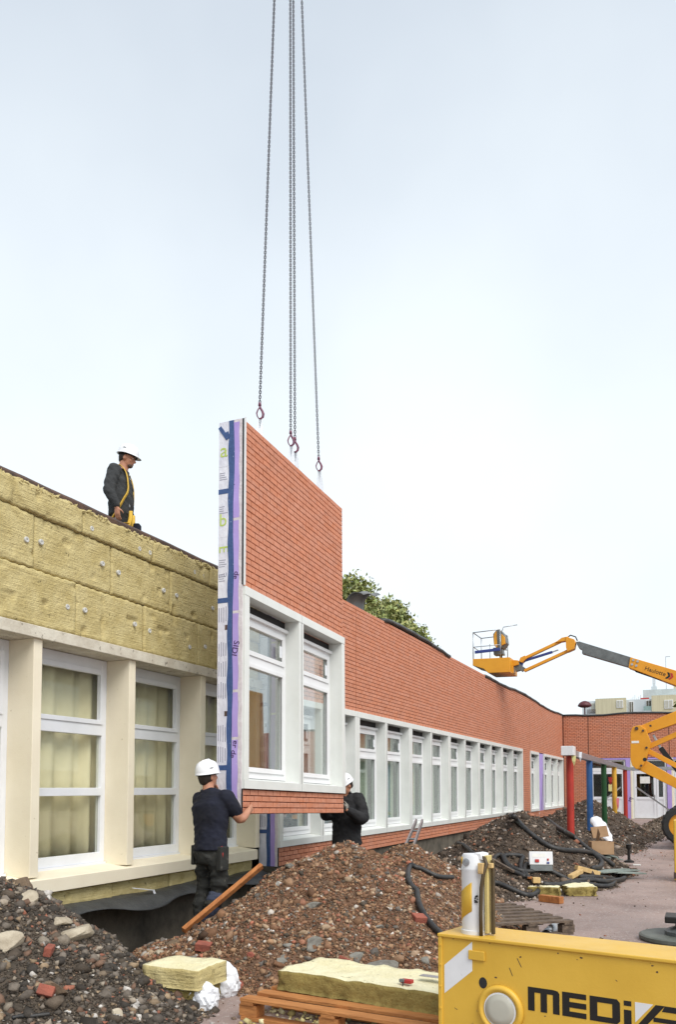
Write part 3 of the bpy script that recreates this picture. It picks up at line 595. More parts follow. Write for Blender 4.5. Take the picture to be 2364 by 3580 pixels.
# installed panels
GI = 'prefabricated brick facade panels'; ZI = .708; XI = -5.44
INST = [(10.50, 2.95, 'installed brick panel standing right behind the hanging one, its taped end exposed', 260, True),
        (13.45, 2.95, 'installed brick panel behind the worker in the black jacket', 300, False),
        (16.40, 2.95, 'second installed brick panel to the right of the black jacket', 300, False),
        (19.35, 2.95, 'third installed brick panel to the right of the black jacket', 0, False),
        (22.30, 2.95, 'fourth installed brick panel to the right of the black jacket', 0, False)]
for y, W, lab, lim, end in INST:
    r_ = thing('facade_panel', lab, 'facade panel', (XI, y, ZI), GI, local=True); panel(r_, W, [(0, W/2), (W/2, W)], lim, end=end, key=lambda q: -q[2] if q[2] > 3.3 else 10+q[0])
r_ = thing('facade_panel', 'installed brick panel ending in a solid brick pier', 'facade panel', (XI, 25.25, ZI), GI, local=True)
panel(r_, 4.75, [(0, 1.65), (1.65, 3.3)], 0, solid=[(3.3, 4.75)])
r_ = thing('facade_panel', 'installed brick panel with one narrow window and a purple door gap', 'facade panel', (XI, 30.0, ZI), GI, local=True)
panel(r_, 2.85, [(0, 1.72)], 0)
MB().box(-.20, -.05, 1.75, 2.80, -.26, 2.17).build('purple_board', M['purple'], r_); MB().box(-.06, -.03, 1.72, 1.80, -.26, 2.17).build('door_jamb', M['pvc'], r_)
m = MB(); m.beam((-.03, 2.35, .0), (-.03, 2.75, 1.4), .01, .05); m.build('foil_strip', M['steel'], r_)
r_ = thing('facade_panel', 'installed brick panel with three windows in the far inside corner', 'facade panel', (XI, 32.85, ZI), GI, local=True)
panel(r_, 5.1, [(0, 1.7), (1.7, 3.4), (3.4, 5.1)], 0)
# footing under the installed panels
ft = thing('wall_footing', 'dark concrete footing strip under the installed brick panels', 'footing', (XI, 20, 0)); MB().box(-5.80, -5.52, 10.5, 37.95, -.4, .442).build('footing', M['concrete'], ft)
# ================================================================== FAR WING (faces the camera)
YF = 38.0
fw_ = thing('far_wing', 'brick wing across the end of the yard with pale glazed doors', 'building', (0, YF, 0))
FP = lambda mb, nm, mt, par=fw_, **k: mb.build(nm, mt, par, **k)
# openings x0,x1 above ground up to header z=2.86
OPN = [(-4.40, -2.80), (-2.60, -1.14), (-.95, .6), (3.0, 5.0)]
rects = []
def fc(x0, x1, z0, z1, par=0):
    for a, b, c, d in courses(x0, x1, z0, z1, .0668*1.05, par): rects.append((a, b, c, d))
xj = [XI, -4.367, -1.05, 2.2, 5.5, 9.0, 13.0]
for i in range(len(xj)-1): fc(xj[i]+.008, xj[i+1]-.008, 2.88, 4.78)
prev = XI
for a, b in OPN+[(13.0, 13.0)]:
    fc(prev+.01, a-.02 if b < 13 else 13.0, .1, 2.876) if a-prev > .3 else None; prev = b
m = MB()
for a, b, c, d in rects: m.add([(a, YF+.02, c), (b, YF+.02, c), (b, YF+.02, d), (a, YF+.02, d), (a+.003, YF, c+.003), (b-.003, YF, c+.003), (b-.003, YF, d-.003), (a+.003, YF, d-.003)], [(4,5,6,7),(0,1,5,4),(1,2,6,5),(2,3,7,6),(3,0,4,7)])
tag(FP(m, 'brick_field', M['brick']), kind='stuff')
m = MB().box(XI-.3, 13, YF+.02, YF+.3, 2.88, 4.78); prev = XI-.3
for a, b in OPN+[(13.0, 13.0)]:
    m.box(prev, a, YF+.02, YF+.3, -.2, 2.88); prev = b
FP(m, 'wall', M['joint']); FP(MB().box(-14, 13, YF+.3, YF+9, 4.35, 4.55).box(XI-.3, 13, YF+2.2, YF+2.4, 0, 4.35), 'roof', M['bitumen'])
for a, b in OPN[:3]:
    FP(MB().box(b-.02, b+.16, YF-.02, YF+.10, .2, 2.86), 'purple_board', M['purple']); FP(MB().box(a+.04, b-.02, YF-.02, YF+.10, 2.79, 2.86), 'purple_board', M['purple']); FP(MB().box(a-.03, a+.04, YF-.02, YF+.10, .2, 2.86), 'reveal_board', M['cream'])
    FP(MB().box(a+.04, b-.04, YF+.03, YF+.12, 2.30, 2.44), 'transom_beam', M['pvc'])
    FP(MB().box(a+.04, a+.10, YF+.03, YF+.12, .25, 2.78).box(b-.10, b-.04, YF+.03, YF+.12, .25, 2.78).box(a+.10, b-.10, YF+.03, YF+.12, 2.72, 2.78), 'door_frame', M['surround'])
    FP(MB().box(a+.10, b-.10, YF+.07, YF+.08, 2.44, 2.72), 'pane', M['oldglass'])
    w0, w1 = a+.10, b-.10; sp = w0+(w1-w0)*.72
    for x0, x1 in ((w0, sp), (sp, w1)):
        m = MB(); t_ = .11 if x1-x0 > .6 else .09
        m.box(x0+.005, x0+t_, YF+.02, YF+.08, .27, 2.29).box(x1-t_, x1-.005, YF+.02, YF+.08, .27, 2.29).box(x0+t_, x1-t_, YF+.02, YF+.08, 2.17, 2.29).box(x0+t_, x1-t_, YF+.02, YF+.08, 1.06, 1.18).box(x0+t_, x1-t_, YF+.02, YF+.08, .27, .40).box(x0+t_, x1-t_, YF+.04, YF+.07, .40, 1.06)
        d_ = FP(m, 'door', M['oldpvc'], bevel=.006)
        FP(MB().box(x0+t_, x1-t_, YF+.045, YF+.055, 1.18, 2.17), 'pane', M['oldglass'], d_)
        if x1-x0 > .6: FP(MB().box(x1-t_+.03, x1-t_+.06, YF-.03, YF+.02, 1.08, 1.28), 'handle', M['steel'], d_)
    FP(MB().box(a, b, YF-.25, YF+.1, .05, .25), 'threshold', M['concrete_paint'])
    FP(MB().box(a, b, YF+1.9, YF+2.0, .2, 2.8), 'hall_back', pm('hall_dark', (.045,.035,.025), (.10,.07,.04), 1.5, .8))
tag(MB().box(-2.245, -1.847, YF+.012, YF+.016, 1.76, 2.05).build('door_notice', M['paper'], fw_), 'white paper notice taped to the door glass')
tag(MB().box(-3.55, -3.28, YF+.012, YF+.016, 1.42, 1.72).build('door_notice', M['ypaper'], fw_), 'yellow paper notice on the left door')
FP(MB().box(-1.055, -1.040, YF-.004, YF+.01, 2.2, 4.78).box(-4.374, -4.36, YF-.004, YF+.01, 2.9, 4.78), 'panel_joint', M['dark'])
text('marker_scrawl', 'MJ', .2, M['ink'], fw_, Matrix.Translation((-2.62, -.026, .95)) @ Matrix.Rotation(R(90), 4, 'X') @ Matrix.Rotation(R(70), 4, 'Z'))
# roof-edge membranes (black, wavy) on the new wall and far wing
def edge_strip(pts, w_, name, label):
    m = MB(); rs = []
    for i, p in enumerate(pts):
        p = Vector(p); j = .035*float(fbm(i*.7, 3.3)); t = (Vector(pts[min(i+1, len(pts)-1)])-Vector(pts[max(i-1, 0)])).normalized(); sd_ = t.cross(Vector((0,0,1))).normalized()
        rs.append([p+sd_*a+Vector((0,0,b+j*c)) for a, b, c in ((.05+j*.5,-.05+j,1),(.075+j*.6,.0,1),(.05,.03,1.5),(-.1,.05,2.),(-.30,.03,1),(-.30,0,0))])
    m.rings(rs); o = m.build(name, M['bitumen'], fix=True, smooth=True, org=tuple(pts[0])); tag(o, label, 'membrane', 'loose black roof membranes'); return o
edge_strip([(-5.50, y, 4.79+.045*math.sin(y*.7)) for y in np.arange(23.2, 38.0, .3)], .3, 'roof_membrane', 'wavy black membrane along the far part of the long brick wall top')
edge_strip([(x, 38.02, 4.80+.035*math.sin(x*1.9)) for x in np.arange(-5.5, 8, .3)], .3, 'roof_membrane', 'wavy black membrane along the top of the far end wall')
edge_strip([(-5.50, y, 4.80+.05*math.sin((y-14.6)*.8)) for y in np.arange(14.9, 19.6, .2)], .3, 'roof_membrane', 'black membrane strip on the wall top next to the curled flap')
# curled flap
m = MB(); rs = []
for i in range(10):
    t = i/9; a = math.pi*(1.25-1.05*t); r0 = .24-.05*t
    rs.append([(-5.62+r0*math.cos(a)*.9-.05, 13.95+k*.11+.02*math.sin(i), 4.98+r0*math.sin(a)+.02*k-.10*(1-t)+.02*math.sin(k*1.1+i*.6)) for k in range(9)])
V = [p for r_ in rs for p in r_]; m.add(V, [(i*9+k, i*9+k+1, (i+1)*9+k+1, (i+1)*9+k) for i in range(9) for k in range(8)])
o = m.build('membrane_flap', pm('grey_membrane', (.16,.165,.16), (.09,.095,.095), 4, .5, .2, 20), smooth=True, org=(-5.6, 14.3, 4.8)); sm = o.modifiers.new('t', 'SOLIDIFY'); sm.thickness = .008
tag(o, 'curled grey membrane flap sticking up from the wall top', 'membrane')
# ================================================================== LIFTING CHAINS
def link_pts(c, t, x, L, W_):   # one oval link
    pts = []
    for k in range(10):
        a = 2*math.pi*k/10; ca, sa = math.cos(a), math.sin(a)
        pts.append(c+t*(ca*W_+math.copysign(L-W_, ca) if abs(ca) > 1e-6 else 0)+x*(sa*W_))
    return pts
def chain(p, q, name, label, s_foot):
    root = thing('lifting_chain', label, 'chain', tuple(p), 'chains of the crane sling')
    p, q = Vector(p), Vector(q); d = (q-p); L = d.length; t = d.normalized(); x = t.cross(Vector((.9, .4, 0))).normalized(); y = t.cross(x)
    pitch = .031; m = MB(); n = int(L/pitch)
    for i in range(n): m.tube(link_pts(p+t*(i+.5)*pitch, t, x if i % 2 else y, .0215, .0118), .0046, 4, closed=True)
    tag(m.build('chain_links', M['chain'], root, smooth=True), kind='stuff')
    # hook with latch, hanging below the chain end, in the plane facing the yard
    h = MB(); e = p; fx = Vector((.92, .39, 0)); zz = Vector((0, 0, 1))
    h.cyl(e+zz*.005, e-zz*.03, .016, .02, 10)
    hk = [e-zz*.03, e-zz*.06+fx*.008, e-zz*.095+fx*.03, e-zz*.13+fx*.042, e-zz*.165+fx*.036, e-zz*.187+fx*.012, e-zz*.185-fx*.014]
    h.tube(hk, [.013, .013, .014, .016, .015, .012, .008], 8)
    hook = h.build('hook', M['hook'], root, smooth=True)
    MB().tube([e-zz*.045, e-zz*.08-fx*.022, e-zz*.12-fx*.036, e-zz*.15-fx*.030, e-zz*.178-fx*.016], [.006, .008, .009, .008, .006], 6).build('latch', M['hook'], hook, smooth=True)
    a = e-zz*.183+fx*.01; f = Vector(s_foot)
    sl = MB()
    for off, tw in ((-.018, .3), (.020, -.2)):
        mid = (a+f)/2+fx*off*1.2; ft = f+fx*off*1.6
        w_ = Vector((math.cos(tw)*.92, math.cos(tw)*.39, 0))*.022
        pts = [a+zz*.008, mid, ft]
        vs = []
        for pp in pts: vs += [pp-w_+Vector((.0,-.002,0)), pp+w_+Vector((.0,-.002,0)), pp+w_+Vector((0,.002,0)), pp-w_+Vector((0,.002,0))]
        sl.rings([vs[i:i+4] for i in (0, 4, 8)])
    sl.build('sling_strap', M['sling'], root, fix=True)
for s, lab, ap, hl in ((.58, 'dark lifting chain nearest the panel left corner', (-4.73, 9.21, 17.0), .30), (1.47, 'left one of the two middle lifting chains side by side', (-4.69, 9.21, 17.0), .33), (1.60, 'right one of the two middle lifting chains side by side', (-4.67, 9.23, 17.0), .30), (2.42, 'dark lifting chain nearest the panel right corner', (-4.73, 9.25, 17.0), .36)):
    ft = PM @ Vector((-.15, s, 4.055)); top = Vector(ap); d = (top-ft).normalized()
    st = ft+d*(hl+.185); chain(st, top, 'c', lab, ft)
# ================================================================== CANOPY FRAME WITH COLOURED POSTS
cf = thing('canopy_frame', 'steel canopy frame on red, blue, green and yellow posts near the doors', 'canopy frame', (-2.72, 20, 0))
ZB = 2.30
for y, c, z0, r_ in ((19.95, 'red', .1, .085), (23.8, 'blue', .1, .085), (27.65, 'green', .15, .085), (31.3, 'yel', .2, .085), (36.2, 'red', .2, .085)):
    MB().cyl((-2.72, y, z0), (-2.72, y, ZB), r_, n=16).build('post', M['post_'+c], cf, smooth=False)
MB().box(-2.80, -2.64, 19.75, 36.4, ZB, ZB+.15).build('beam', M['steel'], cf, bevel=.008)
MB().box(-2.86, -2.58, 19.55, 19.95, ZB+.005, ZB+.22).build('beam_end', M['whitepaint'], cf, bevel=.01)
MB().box(-2.64, 8.0, 36.12, 36.30, ZB-.02, ZB+.12).build('beam', M['steel'], cf, bevel=.008)
MB().beam((-2.3, 36.2, 1.6), (-.6, 36.0, .35), .05, .06).build('brace', M['steel'], cf)
MB().beam((-2.9, 36.2, 1.6), (-3.9, 36.0, .75), .05, .06).build('brace', M['steel'], cf)
def rag(p, w_, h, name, mat, label):
    m = MB(); m.add([(p[0]-w_, p[1]-.1, p[2]), (p[0]+w_, p[1]-.1, p[2]), (p[0]+w_*.8, p[1]-.13, p[2]-h*.6), (p[0]+w_*.1, p[1]-.11, p[2]-h), (p[0]-w_*.7, p[1]-.12, p[2]-h*.5)], [(0,1,2,3,4)])
    o = m.build(name, mat, org=tuple(p)); s = o.modifiers.new('t', 'SOLIDIFY'); s.thickness = .006; tag(o, label, 'tape scrap', 'tape scraps tied to the canopy frame')
rag((-2.60, 19.85, ZB-.0), .05, .24, 'tape_scrap', M['ypaper'], 'yellow tape scrap tied to the first red post'); rag((-2.62, 21.2, ZB+.14), .04, .25, 'tape_scrap', M['plastic'], 'white tape scrap hanging from the canopy beam')
rag((-2.84, 31.2, 1.95), .07, .3, 'tape_scrap', M['tool_red'], 'red tape scrap on the yellow post'); rag((-2.60, 31.2, 1.2), .05, .45, 'tape_scrap', pm('pink_tape', (.75,.2,.25), None, 5, .6), 'pink tape scrap beside the yellow post')
# ================================================================== BOOM LIFT
YB = 25.0
lift = thing('boom_lift', 'yellow articulated boom lift with raised basket at the right edge', 'boom lift', (1.0, YB, 0))
def D(x, y, Y=YB): return aty(x*K, y*K, Y)
def plate(pts, y0, y1, name, mat, par=lift, Y=YB, bevel=.01):
    P_ = [D(x, y, Y) for x, y in pts]; P_ = [Vector((p.x, y0, p.z)) for p in P_]; m = MB(); m.extrude(P_, (0, y1-y0, 0)); return m.build(name, mat, par, fix=True, bevel=bevel)
def bar(a, b, w_, h, name, mat, par=lift, y=YB, Y=YB, bevel=.008):
    p, q = D(*a, Y), D(*b, Y); p.y = q.y = y; return MB().beam(p, q, w_, h).build(name, mat, par, bevel=bevel)
# basket
fl = plate([(1107,1534),(1178,1531),(1192,1530),(1192,1564),(1142,1566),(1132,1556),(1107,1549)], YB-.55, YB+.55, 'basket_floor', M['lift'])
bk = MB(); z0 = D(1107,1534).z; x0, x1 = D(1108,1534).x, D(1170,1534).x; zt = D(1107,1474).z; zm = D(1107,1507).z
for y in (YB-.52, YB+.52):
    for x in (x0, x1): bk.tube([(x, y, z0-.02), (x, y, zt)], .016, 6)
    bk.tube([(x0, y, zt), (x1, y, zt+.04)], .016, 6); bk.tube([(x0, y, zm), (x1, y, zm+.02)], .013, 6)
for x in (x0, x1):
    bk.tube([(x, YB-.52, zt), (x, YB+.52, zt)], .016, 6); bk.tube([(x, YB-.52, zm), (x, YB+.52, zm)], .013, 6)
bk.tube([((x0*2+x1)/3, YB+.52, z0), ((x0*2+x1)/3, YB+.52, zt-.2)], .013, 6); bk.tube([(x1, YB-.3, zt), (x1+.05, YB-.3, zt+.14), (x1+.45, YB-.2, zt+.2)], .014, 6)
bk.build('guard_rail', M['steel'], lift, smooth=True)
MB().beam((x0+.05, YB-.53, z0+.20), (x1, YB-.53, z0+.24), .04, .09).build('rail_pad', M['bluepaint'], lift, bevel=.01)
con = plate([(1150,1475),(1158,1465),(1168,1466),(1178,1480),(1180,1494),(1172,1506),(1160,1508),(1152,1500)], YB-.35, YB+.1, 'control_console', M['greymetal'])
for pts in ([(1152,1478),(1158,1468),(1160,1506),(1153,1502)], [(1170,1475),(1178,1482),(1179,1497),(1170,1502)]): plate(pts, YB-.40, YB-.32, 'console_guard', M['lift'])
plate([(1148,1505),(1168,1503),(1172,1520),(1150,1522)], YB-.25, YB+.05, 'console_box', M['greymetal']); bar((1160,1505),(1164,1535), .06, .08, 'console_mast', M['dark'])
# rotator and jib
plate([(1172,1530),(1205,1533),(1206,1543),(1194,1546),(1194,1562),(1176,1562)], YB-.16, YB+.16, 'rotator', M['lift'])
plate([(1196,1533),(1208,1535),(1208,1555),(1198,1558)], YB-.10, YB+.10, 'rotator_arm', M['greymetal']); bar((1204,1545),(1216,1554), .16, .14, 'knuckle', M['greymetal']); bar((1208,1552),(1214,1528), .12, .06, 'knuckle_link', M['bluepaint'])
bar((1209,1531),(1302,1487), .13, .085, 'jib_arm', M['lift']); bar((1217,1556),(1322,1508), .13, .085, 'jib_arm', M['lift'])
plate([(1206,1535),(1209,1526),(1220,1521),(1224,1528),(1213,1538)], YB-.12, YB+.12, 'jib_lug', M['lift']); plate([(1290,1491),(1305,1480),(1320,1477),(1322,1486),(1305,1489)], YB-.12, YB+.12, 'jib_lug', M['lift'])
bar((1212,1534),(1282,1512), .07, .07, 'jib_cylinder', M['bluepaint']); bar((1282,1512),(1296,1507), .04, .04, 'cylinder_rod', M['steel'])
plate([(1314,1478),(1334,1484),(1337,1493),(1334,1506),(1318,1513),(1315,1503)], YB-.14, YB+.14, 'jib_head', M['lift'])
tp = [D(1316,1479), D(1324,1473), D(1336,1477), D(1340,1486)]; MB().tube(tp, .02, 6).build('hose_loop', M['rubber'], lift, smooth=True)
# telescopic boom
plate([(1337,1490),(1346,1489),(1470,1527),(1462,1549),(1352,1517),(1352,1508),(1345,1505)], YB-.13, YB+.13, 'inner_boom', M['greymetal'])
tb = plate([(1464,1526),(1580,1560),(1660,1584),(1654,1622),(1570,1592),(1460,1550)], YB-.19, YB+.19, 'outer_boom', M['lift'])
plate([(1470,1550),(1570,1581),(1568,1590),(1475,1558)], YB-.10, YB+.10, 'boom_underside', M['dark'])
m = MB()
for x, y in ((1471,1533),(1481,1536),(1468,1543),(1478,1546)): p = D(x, y); m.cyl((p.x, YB-.2, p.z), (p.x, YB-.215, p.z), .035, n=10)
m.build('wear_pad', M['steel'], tb)
p = D(1495, 1555, YB-.2); q = D(1545, 1570, YB-.2); ang = math.atan2(q.z-p.z, q.x-p.x)
me_s = .165
text('maker_name', 'Haulotte', me_s, M['black'], tb, Matrix.Translation(Vector((p.x, YB-.193, p.z+.02))-Vector(ORG[lift.name])) @ Matrix.Rotation(ang, 4, Vector((0,-1,0))) @ Matrix.Rotation(math.pi/2, 4, 'X'), .002)
for dx, mt in ((1549, M['black']), (1556, M['tool_red'])):
    c = D(dx+2, 1565+(dx-1541)*.25, YB-.2); m = MB(); ca, sa = math.cos(ang), math.sin(ang)
    for s in (1, -1): m.extrude([(c.x+ca*a-sa*b*s, YB-.192, c.z+sa*a+ca*b*s) for a, b in ((-.06,.09),(0,.09),(.06,0),(0,0))], (0, -.004, 0))
    m.build('maker_arrow', mt, tb, fix=True)
# folded lower arms (scissor elbow) and wheel of the same machine
Y2 = 23.0
plate([(1470,1687),(1486,1683),(1500,1692),(1512,1722),(1510,1732),(1500,1765),(1490,1783),(1478,1784),(1469,1776),(1465,1762),(1465,1700)], Y2-.28, Y2+.28, 'elbow_plate', M['lift'], Y=Y2)
plate([(1478,1688),(1560,1654),(1640,1622),(1644,1648),(1562,1682),(1492,1706)], Y2-.2, Y2+.2, 'upper_arm', M['lift'], Y=Y2)
plate([(1484,1769),(1500,1764),(1568,1803),(1640,1846),(1636,1872),(1564,1826),(1480,1784)], Y2-.2, Y2+.2, 'lower_arm', M['lift'], Y=Y2)
bar((1505,1732),(1600,1690), .16, .13, 'parallel_arm', M['lift'], y=Y2, Y=Y2); bar((1505,1742),(1640,1812), .16, .13, 'parallel_arm', M['lift'], y=Y2, Y=Y2)
bar((1516,1704),(1535,1738), .06, .06, 'cylinder_rod', M['steel'], y=Y2, Y=Y2); bar((1533,1734),(1600,1822), .13, .13, 'lift_cylinder', M['black'], y=Y2, Y=Y2)
m = MB()
for x, y, r_ in ((1479,1691,.045),(1494,1696,.03),(1511,1685,.03),(1490,1776,.03),(1502,1735,.03)): p = D(x, y, Y2); m.cyl((p.x, Y2-.28, p.z), (p.x, Y2-.31, p.z), r_, n=10)
m.build('pivot_pin', M['rust'], lift); p = D(1498, 1762, Y2); MB().cyl((p.x, Y2-.279, p.z), (p.x, Y2-.284, p.z), .05, n=14).build('access_hole', M['dark'], lift)
p = D(1476, 1722, Y2); MB().box(p.x-.09, p.x+.09, Y2-.285, Y2-.281, p.z-.03, p.z+.03).build('data_plate', M['paper'], lift)
MB().box(.4, 4.6, Y2-.6, Y2+1.9, .75, 1.9).build('chassis', M['lift'], lift, bevel=.05)
MB().box(3.2, 4.2, Y2-.3, Y2+2.1, 1.9, 5.0).build('mast_block', M['lift'], lift, bevel=.04)
MB().box(.6, 3.4, Y2-.25, Y2+.25, 1.5, 2.0).build('arm_base', M['lift'], lift, bevel=.03)
def wheel(cx, cy, r_, w_):
    m = MB(); n = 40; prof = [(-.5,.62),(-.5,.86),(-.44,.96),(-.2,1.0),(.2,1.0),(.44,.96),(.5,.86),(.5,.62)]
    rs = []
    for k in range(n):
        a = 2*math.pi*k/n; lug = 1 if k % 2 else .955
        rs.append([Vector((cx+r_*b*(lug if b > .9 else 1)*math.cos(a), cy+w_*x, r_+.12+r_*b*(lug if b > .9 else 1)*math.sin(a))) for x, b in prof])
    m.rings(rs, closed=True); t_ = m.build('wheel', M['rubber'], lift, fix=True)
    MB().cyl((cx, cy-w_*.35, r_+.12), (cx, cy+w_*.35, r_+.12), r_*.63, n=24).build('rim', M['lift'], t_)
wheel(-.36, 22.6, .50, .40); wheel(-.36, 25.2, .50, .40); wheel(4.2, 22.6, .5, .4); wheel(4.2, 25.2, .5, .4)
MB().box(-.5, -.3, 22.6, 25.2, .5, .7).box(-.4, .6, 23.6, 24.2, .55, .8).build('axle', M['greymetal'], lift)
# ================================================================== CRANE OUTRIGGER (yellow, lettered)
OA = Vector((-1.35266, 4.5837, 0)); av = Vector((.97846, -.20642, 0)); nv = Vector((-.20642, -.97846, 0))
og = thing('crane_outrigger', 'yellow crane outrigger box with black lettering and white jack cylinder, lower right', 'outrigger', tuple(OA))
def F(a, z, d=0.): return OA+av*a+Vector((0,0,z))+nv*d      # on the front face
def fplate(pts, d0, d1, name, mat, par=og, bevel=0): m = MB(); m.extrude([F(a, z, d0) for a, z in pts], nv*(d1-d0)); return m.build(name, mat, par, fix=True, bevel=bevel)
box_ = fplate([(0,.14),(1.95,.14),(1.95,.715),(0,.715)], -.34, 0, 'box_beam', M['yellow'], bevel=.008)
fplate([(-.012,.715),(1.95,.715),(1.95,.733),(-.012,.733)], -.35, .014, 'top_plate', M['yellow'], box_, .004)
fplate([(-.010,.14),(.014,.14),(.014,.715),(-.010,.715)], -.345, .010, 'end_flange', M['yellow'], box_, .004)
fplate([(.026,.402),(.198,.546),(.199,.705),(.026,.558)], 0, .0016, 'white_stripe', M['whitepaint'], box_)
fplate([(.179,.608),(.277,.608),(.277,.660),(.179,.660)], 0, .012, 'cover_plate', M['yellow'], box_, .004)
m = MB(); m.rings([[F(.262+.024*math.cos(t*math.pi/10)*(1), .49+.03*math.sin(t*math.pi/10), d) for t in range(20)] for d in (-.002, .0018)]); m.build('slot_hole', M['dark'], box_, fix=True)
cc = (.366, .362); rs = []
for r_, d in ((.133,.0),(.128,.018),(.116,.027),(.104,.024),(.096,.012),(.090,.012)): rs.append([F(cc[0]+r_*math.cos(t*math.pi/24), cc[1]+r_*math.sin(t*math.pi/24), d) for t in range(48)])
MB().rings(rs).build('lamp_ring', M['yellow'], box_, smooth=True, fix=True)
m = MB(); m.rings([[F(cc[0]+r_*math.cos(t*math.pi/24), cc[1]+r_*math.sin(t*math.pi/24), d) for t in range(48)] for r_, d in ((.093,.010),(.092,.017),(.086,.019))]); ln = m.build('lamp_rim', M['whitepaint'], box_, fix=True)
m = MB(); m.rings([[F(cc[0]+r_*math.cos(t*math.pi/24), cc[1]+r_*math.sin(t*math.pi/24), d) for t in range(48)] for r_, d in ((.085,.012),(.084,.0205),(.05,.023),(.02,.024))]); m.build('lamp_lens', M['lens'], box_, smooth=True, fix=True)
def letter(polys, mat, nm='letter'):
    m = MB()
    for pl in polys: m.extrude([F(a, z, .0002) for a, z in pl], nv*.0016)
    m.build(nm, mat, box_, fix=True)
Zt, Zb = .506, .384
rc = lambda a, b, c, d: [(a, c), (b, c), (b, d), (a, d)]
letter([[(.521,Zt-.026),(.521,Zt),(.66,Zt),(.682,Zt-.004),(.692,Zt-.016),(.692,Zt-.026)], rc(.521,.557,Zb,Zt-.026), rc(.590,.625,Zb,Zt-.026), rc(.657,.692,Zb,Zt-.026)], M['black'])
letter([rc(.707,.745,Zb,Zt), rc(.745,.832,Zt-.027,Zt), rc(.745,.832,.431,.459), rc(.745,.832,Zb,Zb+.027)], M['black'])
letter([rc(.850,.888,Zb,Zt), [(.888,Zt-.027),(.888,Zt),(.985,Zt),(1.001,Zt-.016),(1.001,Zt-.027)], [(.888,Zb),(.888,Zb+.027),(1.001,Zb+.027),(1.001,Zb+.016),(.985,Zb)], rc(.963,1.001,Zb+.027,Zt-.027)], M['black'])
letter([rc(1.020,1.056,Zt-.024,Zt), rc(1.020,1.056,Zb,.462)], M['black'])
letter([[(1.074,.408),(1.160,Zt),(1.074,Zt)]], M['whitepaint'], 'white_mark')
letter([[(1.074,Zb),(1.112,Zb),(1.215,Zt),(1.172,Zt)], [(1.215,Zt),(1.300,Zt),(1.320,Zt-.02),(1.320,Zb),(1.283,Zb),(1.283,Zt-.028),(1.20,Zt-.028)], rc(1.16,1.283,.425,.446)], M['black'])
letter([rc(1.34,1.376,Zb,Zt), rc(1.376,1.46,Zt-.027,Zt), rc(1.376,1.46,Zb,Zb+.027)], M['black']); letter([rc(1.48,1.515,Zb,Zt), rc(1.515,1.60,Zt-.027,Zt), rc(1.515,1.60,Zb,Zb+.027), rc(1.60,1.635,Zb,Zt)], M['black'])
for a, z, L_, tl in ((.46,.645,.05,-60),(.415,.59,.045,-65),(.085,.33,.02,-20),(.98,.60,.01,-30)):
    t_ = R(tl); fplate([(a,z),(a+.004,z+.001),(a+L_*math.cos(t_)+.003,z+L_*math.sin(t_)),(a+L_*math.cos(t_),z+L_*math.sin(t_)-.002)], .0001, .0008, 'scratch', M['rust'], box_)
rgc = random.Random(21)
for i in range(26):     # paint chips and knocks
    a, z, w_ = rgc.uniform(.03, 1.9), rgc.choice([rgc.uniform(.15, .70), rgc.uniform(.15, .3), rgc.uniform(.66, .71)]), rgc.uniform(.002, .007)
    if abs(a-cc[0]) < .15 and abs(z-cc[1]) < .15: continue
    n_ = 6; fplate([(a+w_*rgc.uniform(.5, 1.5)*math.cos(t*math.pi*2/n_), z+w_*rgc.uniform(.4, 1.)*math.sin(t*math.pi*2/n_)) for t in range(n_)], .0001, .0007, 'paint_chip', M['rust'], box_)
for z in (.20, .32, .44, .56, .67):
    m = MB(); m.rings([[F(.006+.006*math.cos(t*math.pi/3), z+.006*math.sin(t*math.pi/3), d) for t in range(6)] for d in (.009, .016)]); m.build('bolt', M['yellow'], box_, fix=True)
fplate([(.05,.0),(.35,.0),(.30,.16),(.10,.16)], -.30, -.05, 'foot', M['greymetal'], bevel=.006); fplate([(1.6,-.02),(1.9,-.02),(1.9,.14),(1.6,.14)], -.3, -.05, 'foot', M['greymetal'])
# jack cylinder
jc = F(.165, 0, -.12); m = MB(); m.lathe([(.083,.733),(.083,.755),(.079,.758),(.079,1.085),(.081,1.09),(.081,1.10),(.079,1.105),(.077,1.165),(.070,1.178),(.03,1.18)], 40, jc)
jk = m.build('jack_cylinder', M['whitepaint'], og, smooth=True); jk.modifiers.new('e', 'EDGE_SPLIT').split_angle = R(35)
def cyl_patch(pts, r_, name, mat, par):   # patch bent round the jack; pts = (angle deg from facing direction, z)
    m = MB(); base = math.atan2(nv.y, nv.x); n = 10
    def col(t): return [pts[0], pts[1], pts[2], pts[3]]
    (a0, zl0), (a1, zl1), (a2, zu1), (a3, zu0) = pts; lo = []; hi = []
    for i in range(n+1):
        t = i/n; a = base+R(a0+(a1-a0)*t); lo.append(jc+Vector((r_*math.cos(a), r_*math.sin(a), zl0+(zl1-zl0)*t))); hi.append(jc+Vector((r_*math.cos(a), r_*math.sin(a), zu0+(zu1-zu0)*t)))
    m.add(lo+hi, [(i, i+1, n+2+i, n+1+i) for i in range(n)]); o = m.build(name, mat, par, smooth=True); s = o.modifiers.new('t', 'SOLIDIFY'); s.thickness = .0015; s.offset = 1; return o
cyl_patch([(-62,.80),(10,.865),(10,1.025),(-62,.955)], .0797, 'yellow_stripe', M['yellow'], jk); cyl_patch([(-66,1.10),(-40,1.135),(-40,1.162),(-66,1.162)], .0785, 'yellow_stripe', M['yellow'], jk)
